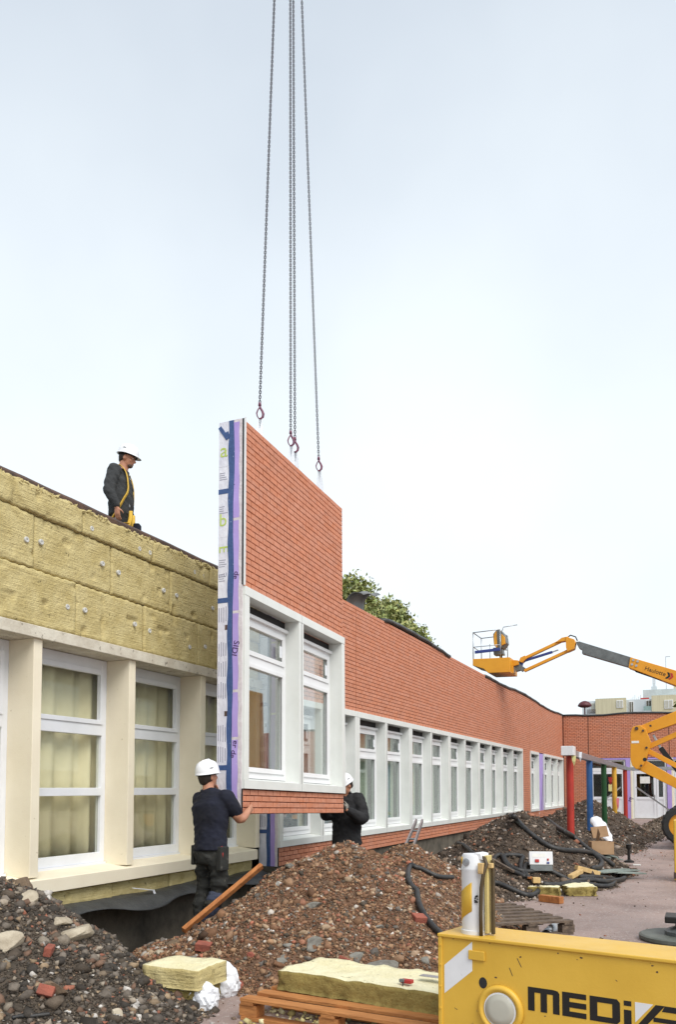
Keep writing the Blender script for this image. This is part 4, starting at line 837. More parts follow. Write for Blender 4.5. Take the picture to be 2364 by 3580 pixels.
m = MB(); cp = F(.145, 1.135, -.12)+nv*.078; m.rings([[cp+av*(r_*math.cos(t*.3927))+Vector((0,0,r_*math.sin(t*.3927)))+nv*d for t in range(16)] for r_, d in ((.022,-.006),(.022,.004),(.014,.005),(.013,.001),(.006,.002))]); m.build('port_cap', M['steel'], jk, fix=True)
m = MB(); rg = random.Random(3)
for k in range(9): a = .205+rg.uniform(-.012,.012); z = .935+rg.uniform(-.02,.02); p = F(a, z, -.12)+nv*.077; m.obox(p, av*rg.uniform(.002,.006), Vector((0,0,rg.uniform(.002,.005))), nv*.002)
m.build('paint_chip', M['black'], jk)
# hydraulic pipe and bracket beside the jack
MB().obox(F(.252, .96, -.10), av*.010, nv*.03, Vector((0,0,.215))).build('guard_strip', pm('pale_yellow_paint', (.62,.50,.2), None, 6, .5), og, bevel=.003)
MB().obox(F(.280, .945, -.10), av*.008, nv*.012, Vector((0,0,.205))).build('guard_bar', pm('dirty_bronze', (.09,.06,.025), (.05,.035,.015), 10, .5), og, bevel=.002)
ph = [F(.232,.735,-.045), F(.232,.85,-.042), F(.238,1.0,-.04), F(.25,1.08,-.045), F(.262,1.13,-.06), F(.245,1.16,-.07), F(.215,1.165,-.08)]
MB().tube(ph, .011, 8).build('hydraulic_hose', pm('brown_hose', (.075,.05,.022), None, 12, .5), og, smooth=True)
MB().obox(F(.236,1.105,-.045), av*.016, nv*.014, Vector((0,0,.03))).obox(F(.27,1.12,-.08), av*.022, nv*.012, Vector((0,0,.014))).build('hose_fitting', M['palewood'], og, bevel=.004)
fplate([(.175,1.15),(.24,1.15),(.225,1.185),(.19,1.19)], -.16, -.06, 'jack_bracket', M['whitepaint'], bevel=.004)
# grey outrigger pad and foot at the right edge
pd = thing('outrigger_pad', 'round grey outrigger pad with black foot at the right edge', 'outrigger pad', (-.16, 9.25, 0))
MB().lathe([(.42,.005),(.43,.02),(.43,.05),(.41,.062),(.02,.062)], 40, (-.16,9.25,0)).build('pad', pm('grey_green_pad', (.13,.14,.12), (.09,.10,.085), 5, .55), pd)
MB().lathe([(.24,.062),(.24,.10),(.2,.12),(.14,.14),(.13,.19),(.05,.19)], 32, (-.10,9.25,0)).build('foot', M['greymetal'], pd)
MB().box(-.33,.25,9.08,9.42,.19,.255).build('foot_plate', M['black'], pd, bevel=.01); MB().cyl((-.0,9.25,.255),(-.0,9.25,1.3),.07,n=20).build('jack_leg', M['steel'], pd)
MB().box(-.02, 1.6, 9.05, 9.45, 1.3, 1.7).build('arm', M['yellow'], pd, bevel=.02)
# upright yellow machine edge at the far right
p = atz(2354, 3082, 0.); p.x += .03; yp = thing('machine_post', 'upright yellow machine post cut by the right edge', 'machine', (p.x, p.y, 0))
MB().box(p.x, p.x+.35, p.y, p.y+.5, .02, 1.02).build('upright', M['yellow'], yp, bevel=.015); MB().box(p.x-.012, p.x+.03, p.y-.01, p.y+.1, .05, .15).build('lug', M['rust'], yp); MB().box(p.x+.36,p.x+.9,p.y+.05,p.y+.45,.3,.9).build('body', M['yellow'], yp)
# ================================================================== SITE CLUTTER
def slab(L, W_, Hh, mat_top, name, jag=.012, seed=0, step=.03):
    nx_, ny_ = max(6, int(L/step)), max(4, int(W_/step)); m = MB()
    X, Y = np.meshgrid(np.linspace(-L/2, L/2, nx_), np.linspace(-W_/2, W_/2, ny_))
    ex = jag*2*fbm(Y*14+seed, Y*0+seed); ey = jag*2*fbm(X*12+seed, X*0+9)
    Z = Hh+.035*fbm(X*7+seed, Y*7)+.012*fbm(X*22, Y*22+seed); Xt = X+ex*np.sign(X)*(np.abs(X) > L*.46); Yt = Y+ey*(np.abs(Y) > W_*.44)
    m.add(np.stack([Xt, Yt, Z], -1).reshape(-1, 3), [(j*nx_+i, j*nx_+i+1, (j+1)*nx_+i+1, (j+1)*nx_+i) for j in range(ny_-1) for i in range(nx_-1)])
    lp = [i for i in range(nx_)]+[j*nx_+nx_-1 for j in range(1, ny_)]+[(ny_-1)*nx_+i for i in range(nx_-2, -1, -1)]+[j*nx_ for j in range(ny_-2, 0, -1)]
    k = 6; n_ = len(lp); rows = [lp]
    for r_ in range(1, k):
        t = 1-r_/(k-1); b = len(m.v)
        for q, i in enumerate(lp):
            v = m.v[i]; s = 1+.02*float(fbm(q*.5+seed, r_*1.3)); m.v.append((v[0]*s+random.uniform(-1, 1)*jag*.35, v[1]*s+random.uniform(-1, 1)*jag*.5, max(0, v[2]*t)))
        rows.append(list(range(b, b+n_)))
    for r_ in range(k-1):
        for q in range(n_): m.f.append((rows[r_][(q+1) % n_], rows[r_][q], rows[r_+1][q], rows[r_+1][(q+1) % n_])); m.m.append(1)
    m.f.append(tuple(rows[-1])); m.m.append(1)
    return m
def place(o, loc, rz=0, rx=0, ry=0): o.location = loc; o.rotation_euler = (rx, ry, rz); return o
def pallet(name, label, mat, loc, rz, L=1.2, W_=.8, nb=5, rx=0, ry=0, seed=1, topgap=None):
    r_ = thing(name, label, 'pallet', local=True, group='wooden pallets'); rg = random.Random(seed)
    bw = .10
    for i in range(nb):
        y = -W_/2+bw/2+(W_-bw)*i/(nb-1)
        o = MB().box(-L/2, L/2, -bw/2, bw/2, 0, .022).build('deck_board', mat, r_, bevel=.002); o.location = (rg.uniform(-.006,.006), y, .122); o.rotation_euler.z = rg.uniform(-.008,.008)
    for x in (-L/2+.05, 0, L/2-.05):
        MB().box(x-.05, x+.05, -W_/2, W_/2, .1, .1215).build('stringer_board', mat, r_)
        for y in (-W_/2+.06, 0, W_/2-.06): MB().box(x-.07 if x else -.07, x+.07, y-.05, y+.05, .0225, .0995).build('block', mat, r_, bevel=.003)
    for y in (-W_/2+.05, 0, W_/2-.05): MB().box(-L/2, L/2, y-.05, y+.05, 0, .022).build('bottom_board', mat, r_)
    place(r_, loc, rz, rx, ry); return r_
dv = Vector((1.32, -.15, 0)); 
pallet('pallet', 'orange new wooden pallet under the long yellow wool slab', M['wood'], (-2.12, 5.25, .004), math.atan2(-.16, 1.32), 1.36, .82, 5)
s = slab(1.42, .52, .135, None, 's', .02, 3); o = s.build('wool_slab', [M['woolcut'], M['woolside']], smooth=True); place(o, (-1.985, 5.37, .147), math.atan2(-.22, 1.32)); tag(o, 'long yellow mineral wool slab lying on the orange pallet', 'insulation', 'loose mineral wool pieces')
n = 420; P = np.stack([RNG.uniform(-2.8, -1.35, n), RNG.uniform(4.62, 5.35, n), np.zeros(n)], 1); r = .008*4.2**(RNG.random(n)**1.8); P[:, 2] = ground_z(P[:, 0], P[:, 1])+r*.4
o = stone_mesh('wool_crumbs', P, r, 'wool', None, False); tag(o, 'torn yellow wool crumbs on the ground under the orange pallet', 'wool crumbs', kind='stuff')
# wool block pair at left of the bag
for i, (z, L, W_, rz, lab) in enumerate(((0, .40, .34, .1, 'lower yellow wool block beside the white plastic bag'), (.15, .46, .38, .0, 'upper yellow wool block stacked beside the white plastic bag'))):
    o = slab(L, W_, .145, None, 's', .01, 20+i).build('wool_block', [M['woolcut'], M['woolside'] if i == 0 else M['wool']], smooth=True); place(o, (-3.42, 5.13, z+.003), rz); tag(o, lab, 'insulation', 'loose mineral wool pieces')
for i, (x, y, L, W_, rz) in enumerate(((-2.12, 12.62, .85, .42, .2), (-1.70, 12.85, .90, .42, .35))):
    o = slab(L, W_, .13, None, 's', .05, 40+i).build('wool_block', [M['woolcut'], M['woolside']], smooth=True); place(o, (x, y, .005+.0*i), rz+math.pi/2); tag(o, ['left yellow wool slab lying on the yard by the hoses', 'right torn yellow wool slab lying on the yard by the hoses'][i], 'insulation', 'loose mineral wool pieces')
pallet('pallet', 'grey weathered wooden pallet beside the rubble, right of the jack', M['oldwood'], (-1.95, 9.0, .07), R(38), .90, 1.35, 7, seed=5)
# crumpled bags
def crumple(c, rx, ry, rz, seed, name, label, mat=M['plastic'], cat='plastic bag', amp=.45, sub=4):
    bm = bmesh.new(); bmesh.ops.create_icosphere(bm, subdivisions=sub, radius=1); me = bpy.data.meshes.new(name)
    for v in bm.verts:
        p = v.co.copy(); nz = abs(float(fbm(p.x*2.2+seed, p.y*2.2+p.z*1.7)))*1.6+abs(float(fbm(p.x*5+p.z*4, p.y*5+seed)))*.9
        s = 1.12-amp*nz; v.co = Vector((p.x*rx*s, p.y*ry*s, max(-.02, p.z*rz*s+rz*.55)))
    bm.to_mesh(me); bm.free(); me.materials.append(mat); o = link_mesh(name, me, None, c); tag(o, label, cat); return o
p = atz(505*K, 2305*K, 0); crumple(p, .17, .14, .16, 3, 'plastic_bag', 'crumpled white plastic bag against the yellow wool blocks')
p = atz(470*K, 2340*K, .0); crumple(p, .12, .10, .13, 13, 'plastic_bag', 'small white plastic scrap in front of the wool blocks', amp=.6)
# long white sack on the far rubble
m = MB(); pts = [Vector((-2.47, 22.4, .80)), Vector((-2.30, 22.1, .62)), Vector((-2.12, 21.8, .40)), Vector((-1.98, 21.5, .20))]
m.tube(pts, [.15, .19, .17, .07], 14, flat=.55); o = m.build('white_sack', M['plastic'], smooth=True, org=tuple(pts[1])); su = o.modifiers.new('s', 'SUBSURF'); su.levels = su.render_levels = 2; tx = bpy.data.textures.new('crump', 'CLOUDS'); tx.noise_scale = .12; dp = o.modifiers.new('d', 'DISPLACE'); dp.texture = tx; dp.strength = .09; tag(o, 'long white plastic sack slumped at the foot of the blue post', 'sack')
# orange plank leaning up the mound
def graze(x, y, lift):    # where that bearing passes closest over the heaps
    d = bearing(x, y); t = np.arange(5, 9.6, .01); p = EYE[None]+d[None]*t[:, None]; i = int(np.argmin(p[:, 2]-H(p[:, 0], p[:, 1])-.04*(p[:, 0] < -4.9))); q = p[i]; return Vector((q[0], q[1], max(q[2], float(H(q[0], q[1]))+lift)))
a = graze(425*K, 2158*K, .0); b = graze(600*K, 2013*K, .02); o_ = MB().beam(a, b+(b-a)*.04, .045, .062, (.4,-.5,1)).build('plank', M['plank'], bevel=.004, org=tuple((a+b)/2)); tag(o_, 'long orange timber plank leaning on the mound by the worker', 'plank')
# hoses (laid over whatever lies below)
def smooth_pts(P_, k=6):
    out = []
    for i in range(len(P_)-1):
        p0, p1, p2, p3 = P_[max(i-1,0)], P_[i], P_[i+1], P_[min(i+2, len(P_)-1)]
        for j in range(k):
            t = j/k; out.append(.5*((2*p1)+(p2-p0)*t+(2*p0-5*p1+4*p2-p3)*t*t+(3*p1-p0-3*p2+p3)*t**3))
    return out+[P_[-1]]
def hose(px, r_, label, sc, ox, oy, lift_=None):
    r_ *= 1.1; P_ = [surf(ox+x/sc, oy+y/sc, r_*.95) for x, y in px]
    if lift_: P_ = [p+Vector((0,0,l)) for p, l in zip(P_, lift_)]
    S = smooth_pts(P_); S2 = []
    for p in S:
        g = float(H(p.x, p.y))+r_*.6; S2.append(Vector((p.x, p.y, max(p.z, g))))
    for _ in range(3): S2 = [S2[0]]+[Vector((q.x, q.y, max((p0.z+q.z*2+p1.z)/4, float(H(q.x, q.y))+r_*.35))) for p0, q, p1 in zip(S2, S2[1:], S2[2:])]+[S2[-1]]
    # resample so that the corrugation is even
    L = [0.]
    for i in range(1, len(S2)): L.append(L[-1]+(S2[i]-S2[i-1]).length)
    st = r_*.55; n_ = int(L[-1]/st); Q = []; j = 0
    for k in range(n_):
        s_ = k*st
        while j < len(L)-2 and L[j+1] < s_: j += 1
        t = (s_-L[j])/max(1e-6, L[j+1]-L[j]); Q.append(S2[j].lerp(S2[j+1], t))
    m = MB(); m.tube(Q, [r_*(1 if k % 2 else .84) for k in range(len(Q))], 9); o = m.build('corrugated_hose', M['hose'], smooth=True, org=tuple(Q[0])); tag(o, label, 'hose', 'black corrugated hoses'); return o
z3 = (2.166, 1640, 2780); z1 = (1.6266, 1400, 2780)
hose([(250,165),(280,152),(320,160),(360,200),(420,265),(520,350),(620,410),(720,435),(830,440),(920,455),(980,490),(1010,530),(990,565),(930,575)], .04, 'black hose running over the left of the far mound', *z3)
hose([(540,152),(590,185),(680,260),(790,330),(900,420),(980,470),(1040,505),(1110,560)], .04, 'straight black hose running down the right of the far mound', *z3)
hose([(110,690),(200,682),(290,715),(380,755),(440,778),(500,770),(530,735),(515,705)], .036, 'black hose curling beside the weathered pallet', *z3)
hose([(190,520),(205,480),(250,470),(280,530),(330,590),(400,622),(428,640),(395,570),(400,510),(408,482),(330,470),(268,478),(300,545),(380,585),(470,595),(530,575)], .034, 'tangled black hose left of the white electric box', *z3)
hose([(455,650),(425,590),(432,548),(480,537),(560,560),(640,600),(720,640),(790,680),(900,690),(1000,705),(1080,700),(1112,670),(1090,650),(980,637),(830,637)], .034, 'black hose looping in front of the green strips', *z3)
hose([(1183,632),(1170,655),(1110,668),(1040,675),(900,662),(700,700),(620,700),(540,690)], .04, 'black hose lying flat between timber and wool slabs', *z3)
hose([(300,482),(220,478),(150,447),(90,425),(52,432),(43,480),(62,530),(92,560),(102,620),(132,690),(182,760),(228,805),(240,830)], .028, 'grey corrugated hose bending down the gravel mound left of the jack', *z1)
hose([(480,420),(515,462),(527,515),(512,565),(485,605),(470,620)], .036, 'short hose arc just right of the jack', *z1)
hose([(330,282),(370,300),(400,330),(430,350)], .03, 'short dark hose end on the mound behind the jack', *z1)
hose([(300,1050),(200,1062),(120,1066),(60,1075)], .012, 'thin black cable at the bottom of the dark heap', 1.742, 0, 2950)
# white electric box
c = surf(1255*K, 2022*K); eb = thing('electric_box', 'white site electric box with red switch among the hoses', 'electric box', (c.x, c.y, c.z), local=True)
for nm, mt, b in (('case', M['whitepaint'], (-.26,.26,-.12,.12,.0,.30)), ('base', M['greymetal'], (-.25,.25,-.11,.11,-.14,-.001)), ('red_switch', M['tool_red'], (-.14,-.05,-.145,-.121,.05,.12)), ('socket', M['bluepaint'], (.12,.18,-.14,-.121,.02,.06)), ('red_button', M['tool_red'], (.13,.17,-.14,-.121,.09,.14)), ('label_plate', M['paper'], (-.2,.1,-.124,-.121,.17,.25))):
    MB().box(*[q*.66 for q in b]).build(nm, mt, eb, bevel=.004)
place(eb, (c.x, c.y, c.z+.10), R(18), R(-12))
# timber, strips, tubes
def stick(pa, pb, w_, h, name, mat, label, cat, z=0.01, grp=None, lift2=0.):
    a, b = surf(*pa), surf(*pb); a.z += h/2+z; b.z += h/2+z+lift2; o = MB().beam(a, b, w_, h).build(name, mat, bevel=.004, org=tuple((a+b)/2)); tag(o, label, cat, grp); return o
q3 = lambda x, y: (1640+x/2.166, 2780+y/2.166)
for i, (a, b) in enumerate((((940,590),(1190,570)), ((985,610),(1265,590)), ((1085,622),(1320,628)))): stick(q3(*a), q3(*b), .16, .025, 'wall_strip', M['greenplank'], ['back', 'middle', 'front'][i]+' one of three grey green strips lying on the yard', 'strip', .01+.03*i, 'grey green strips on the yard')
for i, (a, b) in enumerate((((1020,465),(1110,490)), ((1040,490),(1150,505)))): stick(q3(*a), q3(*b), .12, .03, 'wall_strip', M['greenplank'], ['upper', 'lower'][i]+' short green strip below the cardboard box', 'strip', .03, 'grey green strips on the yard')
stick(q3(815,575), q3(985,620), .09, .07, 'timber', M['palewood'], 'pale timber offcut beside the green strips', 'timber', .02); stick(q3(770,645), q3(850,600), .08, .06, 'timber', M['palewood'], 'short pale timber offcut left of the green strips', 'timber', .02)
stick(q3(485,690), q3(540,690), .09, .08, 'timber', M['palewood'], 'pale wooden block beside the hose end', 'timber', .05); stick(q3(545,805), q3(705,825), .10, .09, 'timber', M['plank'], 'brown timber beam end in front of the wool slabs', 'timber', .005); stick(q3(450,645), q3(535,665), .09, .03, 'timber', M['plank'], 'brown board scrap below the electric box', 'timber', .03)
stick(q3(115,490), q3(340,620), .05, .04, 'timber', M['oldwood'], 'long grey batten lying on the rubble behind the jack', 'timber', .06)
a, b = atz(1268*K, 2168*K, .06), atz(1300*K, 2138*K, .06); o = MB(); o.tube([a, b], .055, 20, caps=False); o = o.build('metal_tube', M['steel'], smooth=True, org=tuple(a)); s_ = o.modifiers.new('t', 'SOLIDIFY'); s_.thickness = .004; tag(o, 'short shiny metal tube leaning against the weathered pallet', 'tube')
o = MB().tube([atz(1030*K, 2178*K, .3), atz(1022*K, 2172*K, .32)], .03, 12).build('pipe_end', M['steel'], smooth=True) if False else None
# cardboard boxes
p = surf(1395*K, 1980*K); cb = thing('cardboard_box', 'open brown cardboard box at the foot of the far mound', 'box', tuple(p), local=True)
m = MB().box(-.28,.28,-.2,-.19,0,.32).box(-.28,.28,.19,.2,0,.32).box(-.28,-.27,-.19,.19,0,.32).box(.27,.28,-.19,.19,0,.32).box(-.27,.27,-.19,.19,0,.01); m.build('box_body', M['card'], cb)
MB().beam((.28,0,.32),(.52,0,.2),.38,.008).build('flap', M['card'], cb); MB().beam((0,.2,.32),(0,.40,.46),.5,.008,(1,0,0)).build('flap', M['card'], cb); place(cb, tuple(p), R(20)); cb.scale = (.7, .7, .7)
p = surf(1392*K, 1958*K, .1); cb = MB().obox((0,0,.2),(.2,0,.02),(0,.02,0),(-.03,0,.13)).build('cardboard_sheet', M['card']); place(cb, tuple(p), R(30)); tag(cb, 'upright brown cardboard sheet behind the open box', 'cardboard')
# little cone-like cap stand on the yard, ladder, tools
p = atz(1460*K, 2000*K, 0.06); ft = thing('ground_socket', 'small black post foot standing on the yard by the strips', 'post foot', tuple(p))
MB().lathe([(.10,0),(.10,.03),(.05,.05),(.03,.06),(.025,.26),(.055,.28),(.06,.36),(.02,.37)], 20, p).build('foot', M['black'], ft, smooth=False); MB().box(p.x+.08, p.x+.22, p.y-.06, p.y+.02, 0.01, .03).build('paper_scrap', M['paper'], ft)
lb = [atx(945*K, 1952*K, -4.15), atx(963*K, 1952*K, -4.0)]; lt = [atx(966*K, 1903*K, -4.35), atx(980*K, 1903*K, -4.2)]
ld = thing('ladder', 'short aluminium ladder top leaning on the brick wall', 'ladder', tuple(lb[0]))
for a, b in zip(lb, lt): MB().beam(a-(b-a)*.6, b, .03, .06).build('rail', M['steel'], ld)
for t in (-.25, .12, .5): MB().tube([lb[0].lerp(lt[0], t), lb[1].lerp(lt[1], t)], .016, 8).build('rung', M['steel'], ld)
# tools on the slab
p = Vector((-1.75, 5.17, .305)); hk = thing('staple_tool', 'small red and grey hand tool stuck in the wool slab', 'tool', tuple(p)); MB().obox(p, (.038,-.004,0), (.003,.022,0), (0,0,.012)).build('body', M['tool_red'], hk, bevel=.004); MB().obox(p+Vector((-.03,-.012,.004)), (.018,0,0), (0,.012,0), (0,0,.010)).build('grip', M['greymetal'], hk, bevel=.003); MB().tube([p+Vector((-.02,-.022,0)), p+Vector((-.015,-.06,-.07)), p+Vector((-.005,-.065,-.11))], .004, 6).build('pin', M['black'], hk)
p = Vector((-1.37, 5.30, .312)); kn = thing('insulation_saw', 'wool saw with blue handle and silver blade on the slab end', 'saw', tuple(p)); MB().obox(p+Vector((0,-.03,.0)), (.05,-.005,0), (.004,.03,0), (0,0,.014)).build('handle', M['bluepaint'], kn, bevel=.006); MB().obox(p+Vector((-.19,.02,.002)), (.15,-.02,0), (.005,.03,0), (0,0,.0015)).build('blade', M['steel'], kn)
# chunks: broken concrete, stones and bricks big enough to pick out
def chunk(seed, r_, flat, mat, name):
    bm = bmesh.new(); bmesh.ops.create_icosphere(bm, subdivisions=3, radius=1); rg = random.Random(seed)
    cuts = [(Vector((rg.gauss(0,1), rg.gauss(0,1), rg.gauss(0,1))).normalized(), rg.uniform(.45,.85)) for _ in range(9)]
    for v in bm.verts:
        for nrm, d in cuts:
            e_ = v.co.dot(nrm)-d
            if e_ > 0: v.co -= nrm*e_
        v.co *= 1+.10*float(fbm(v.co.x*4+seed, v.co.y*4+v.co.z*3))
        v.co = Vector((v.co.x*1.25, v.co.y*.9, v.co.z*flat))*r_
    me = bpy.data.meshes.new(name); bm.to_mesh(me); bm.free(); me.materials.append(mat); return me
CM = {'grey': pm('broken_concrete', (.25,.24,.21), (.14,.13,.11), 9, .9, .7, 40), 'pale': pm('pale_stone', (.48,.42,.32), (.30,.25,.18), 8, .9, .7, 40), 'brown': pm('brown_stone', (.20,.14,.09), (.11,.08,.055), 8, .9, .7, 40), 'redb': pm('broken_red_brick', (.33,.10,.065), (.22,.07,.048), 12, .9, .5, 50), 'white': pm('white_plaster', (.66,.64,.60), (.5,.48,.44), 10, .9, .5, 40)}
CH_L = [  # native photo position, radius, flatness, colour, label
 (20,3040,.17,.8,'brown','large brown lump at the top of the dark heap by the left edge'),(75,3085,.11,.8,'brown','brown lump just right of the largest one on the dark heap'),(95,3130,.09,.7,'pale','ochre stone below the brown lumps on the dark heap'),(265,3255,.13,.75,'pale','pale stone block on the ridge of the dark heap'),(215,3205,.09,.6,'pale','pale flat stone higher up the ridge of the dark heap'),(20,3285,.11,.7,'pale','ochre stone at the left edge of the dark heap'),(185,3455,.11,.7,'brown','dark brown block half sunk in the dark heap'),(25,3345,.05,.5,'grey','grey flat stone at the left edge of the dark heap'),(405,3530,.05,.7,'pale','pale stone low on the dark heap'),(235,3525,.03,.7,'white','small white stone low on the dark heap'),
 (1100,3155,.10,.45,'grey','grey concrete chunk on the left face of the gravel mound'),(1090,3285,.11,.4,'grey','broken concrete slab at the centre of the gravel mound'),(1020,3020,.08,.5,'grey','grey concrete piece on the upper left of the gravel mound'),(985,3080,.07,.5,'white','white plaster piece on the upper left of the gravel mound'),(940,3240,.04,.6,'white','white plaster scrap low on the gravel mound'),(955,3245,.035,.7,'white','bright white stone beside the plaster scrap'),(1245,3335,.07,.7,'grey','grey rough lump at the foot of the gravel mound'),(1330,3365,.12,.7,'grey','largest dark grey lump at the foot of the gravel mound'),(1175,3390,.07,.6,'pale','sandy flat stone at the foot of the gravel mound'),(1245,3400,.08,.4,'grey','flat concrete piece near the wool slab'),(1290,3380,.07,.35,'pale','long sandy slab at the foot of the gravel mound'),(985,3340,.07,.7,'grey','speckled grey stone on the lower left of the gravel mound'),(1320,3230,.06,.5,'grey','flat grey stone on the right face of the gravel mound'),(1035,3195,.05,.4,'grey','small pale grey flake on the gravel mound'),(1010,3290,.05,.4,'grey','square grey flake low on the gravel mound'),
 (590,3355,.12,.5,'pale','flat sandy slab between the two heaps'),(500,3300,.07,.5,'grey','dark grey stone between the two heaps'),(610,3290,.09,.5,'brown','brown rock between the two heaps near the trench'),(555,3320,.07,.5,'pale','sandy stone in the gap between the heaps'),(840,3435,.06,.7,'redb','dull red lump beside the end of the wool slab'),(880,3330,.05,.8,'redb','bright red brick fragment low on the gravel mound'),(490,3350,.045,.7,'white','white lump in the gap between the heaps'),(655,3345,.08,.45,'grey','grey slab below the red brick'),(1520,2990,.07,.6,'grey','grey chunk on the right shoulder of the gravel mound'),(1490,3345,.06,.6,'grey','grey stone just left of the outrigger box')]
for i, (x, y, r_, fl_, c_, lab) in enumerate(CH_L):
    p = surf(x, y+10); o = link_mesh('rubble_chunk', chunk(i+5, r_, fl_, CM[c_], 'rubble_chunk'), None, (p.x, p.y, p.z-.01)); o.rotation_euler = (random.uniform(-.35,.35), random.uniform(-.35,.35), random.uniform(0,6.3)); tag(o, lab, 'rubble', 'loose chunks on the heaps')
def loose_brick(x, y, L, rot, label):
    p = surf(x, y); o = MB().box(-L/2, L/2, -.05, .05, -.03, .035).build('loose_brick', CM['redb'], bevel=.006); place(o, (p.x, p.y, p.z+.02), *rot); tag(o, label, 'brick', 'loose red bricks on the heaps')
loose_brick(712, 3318, .13, (.3, .15, .1), 'red brick half on the lower left slope of the gravel mound'); loose_brick(160, 3480, .09, (2.2, .3, .5), 'orange brick sliver low on the dark heap'); loose_brick(1205, 3372, .07, (1.2, .2, .4), 'small red brick bit at the foot of the gravel mound'); loose_brick(1465, 3220, .12, (.8, .3, .1), 'orange brick piece below the grey hose'); loose_brick(170, 3335, .05, (.5,.1,.2), 'orange brick bit near the middle of the dark heap'); loose_brick(1565, 2925, .14, (.4, .3, .2), 'red block on the ridge by the brick wall')
# ================================================================== PEOPLE
def blob(mb, name, mat, parent, voxel=.011, it=4, fac=.5, post=None):
    tmp = mb.build('tmp', mat, None); r_ = tmp.modifiers.new('r', 'REMESH'); r_.mode = 'VOXEL'; r_.voxel_size = voxel
    s = tmp.modifiers.new('s', 'SMOOTH'); s.iterations = it; s.factor = fac
    bpy.context.view_layer.update(); me = bpy.data.meshes.new_from_object(tmp.evaluated_get(bpy.context.evaluated_depsgraph_get())); bpy.data.objects.remove(tmp)
    if post:
        n = len(me.vertices); co = np.empty(n*3); me.vertices.foreach_get('co', co); no = np.empty(n*3); me.vertices.foreach_get('normal', no)
        co = co.reshape(-1, 3); co = co+no.reshape(-1, 3)*post(co)[:, None]; me.vertices.foreach_set('co', co.ravel()); me.update()
    me.materials.clear(); me.materials.append(mat); me.polygons.foreach_set('use_smooth', [True]*len(me.polygons)); me.name = name
    return link_mesh(name, me, parent)
def folds(amp, fx=9, fz=14):
    return lambda c: amp*(2*fbm(c[:, 0]*fx+c[:, 1]*fx*.8, c[:, 2]*fz+c[:, 1]*4)+fbm(c[:, 0]*24, c[:, 2]*30+c[:, 1]*20))
def oval(mb, secs, Xd, n=16):    # torso-like loft: (centre, half width, half depth); Xd = body's right
    rs = []
    for i, (c, a, b) in enumerate(secs):
        c = Vector(c); t = (Vector(secs[min(i+1, len(secs)-1)][0])-Vector(secs[max(i-1, 0)][0])).normalized(); x = Vector(Xd); x = (x-t*x.dot(t)).normalized(); y = t.cross(x)
        rs.append([c+x*a*math.cos(2*math.pi*k/n)+y*b*math.sin(2*math.pi*k/n) for k in range(n)])
    mb.rings(rs)
def limb(mb, pts, rad, n=12):
    P_ = smooth_pts([Vector(p) for p in pts], 4); kk = len(pts)-1; Rr = []
    for i in range(len(P_)):
        t = i/4; j = min(int(t), kk-1); f = t-j; Rr.append(rad[j]*(1-f)+rad[j+1]*f)
    mb.tube(P_, Rr, n); mb.sphere(pts[0], rad[0], n=10, k=6); mb.sphere(pts[-1], rad[-1], n=10, k=6)
def hand(mb, wrist, d, pn, sc=1., curl=.5, th=1):
    """five fingers on a palm: d = pointing direction, pn = palm normal (fingers curl towards it)"""
    d = Vector(d).normalized(); pn = Vector(pn); pn = (pn-d*pn.dot(d)).normalized(); s = d.cross(pn)*th
    w_ = Vector(wrist); pc = w_+d*.05*sc
    oval(mb, [(w_-d*.01, .026*sc, .020*sc), (w_+d*.03*sc, .036*sc, .018*sc), (w_+d*.075*sc, .042*sc, .016*sc), (w_+d*.095*sc, .038*sc, .012*sc)], s, 10)
    for k, (o, L) in enumerate(((-.031,.060),(-.011,.074),(.010,.080),(.030,.070))):
        b = w_+d*.088*sc+s*o*sc; c1 = math.cos(curl), math.sin(curl); p1 = b+(d*c1[0]+pn*c1[1])*L*.5*sc; p2 = p1+(d*math.cos(curl*2.2)+pn*math.sin(curl*2.2))*L*.5*sc
        mb.tube([b-d*.015, b, p1, p2], [.009*sc,.0098*sc,.0088*sc,.0072*sc], 7); mb.sphere(p2, .0072*sc, n=7, k=5)
    tb_ = w_+d*.03*sc+s*.032*sc; p1 = tb_+(d*.6+s*.75+pn*.3).normalized()*.035*sc; p2 = p1+(d*.85+s*.25+pn*.5).normalized()*.034*sc
    mb.tube([tb_-s*.01, tb_, p1, p2], [.013*sc,.014*sc,.0115*sc,.008*sc], 7); mb.sphere(p2, .008*sc, n=7, k=5)
def head(mb, c, Rm, beard=False):
    """Rm: 3x3 with columns right, forward, up"""
    T = lambda x, y, z: Vector(c)+Rm@Vector((x, y, z))
    mb.sphere(T(0, -.012, .02), .077, .095, .100, 16, 12, Rm); mb.sphere(T(0, .025, -.03), .062, .068, .085, 14, 10, Rm); mb.sphere(T(0, .050, -.078), .036, .036, .030, 12, 8, Rm)
    mb.tube([T(0,.088,.018), T(0,.104,-.012), T(0,.114,-.026)], [.009,.013,.015], 8); mb.sphere(T(0,.106,-.03), .017, .012, .009, 8, 6, Rm)
    mb.sphere(T(0,.075,.028), .052, .020, .012, 10, 6, Rm)            # brow
    mb.sphere(T(0,.086,-.054), .024, .012, .006, 8, 6, Rm); mb.sphere(T(0,.084,-.064), .021, .012, .007, 8, 6, Rm)   # lips
    for s in (-1, 1):
        mb.sphere(T(s*.078,-.012,-.008), .010, .020, .032, 8, 6, Rm); mb.sphere(T(s*.045,.055,-.02), .022, .024, .024, 8, 6, Rm)
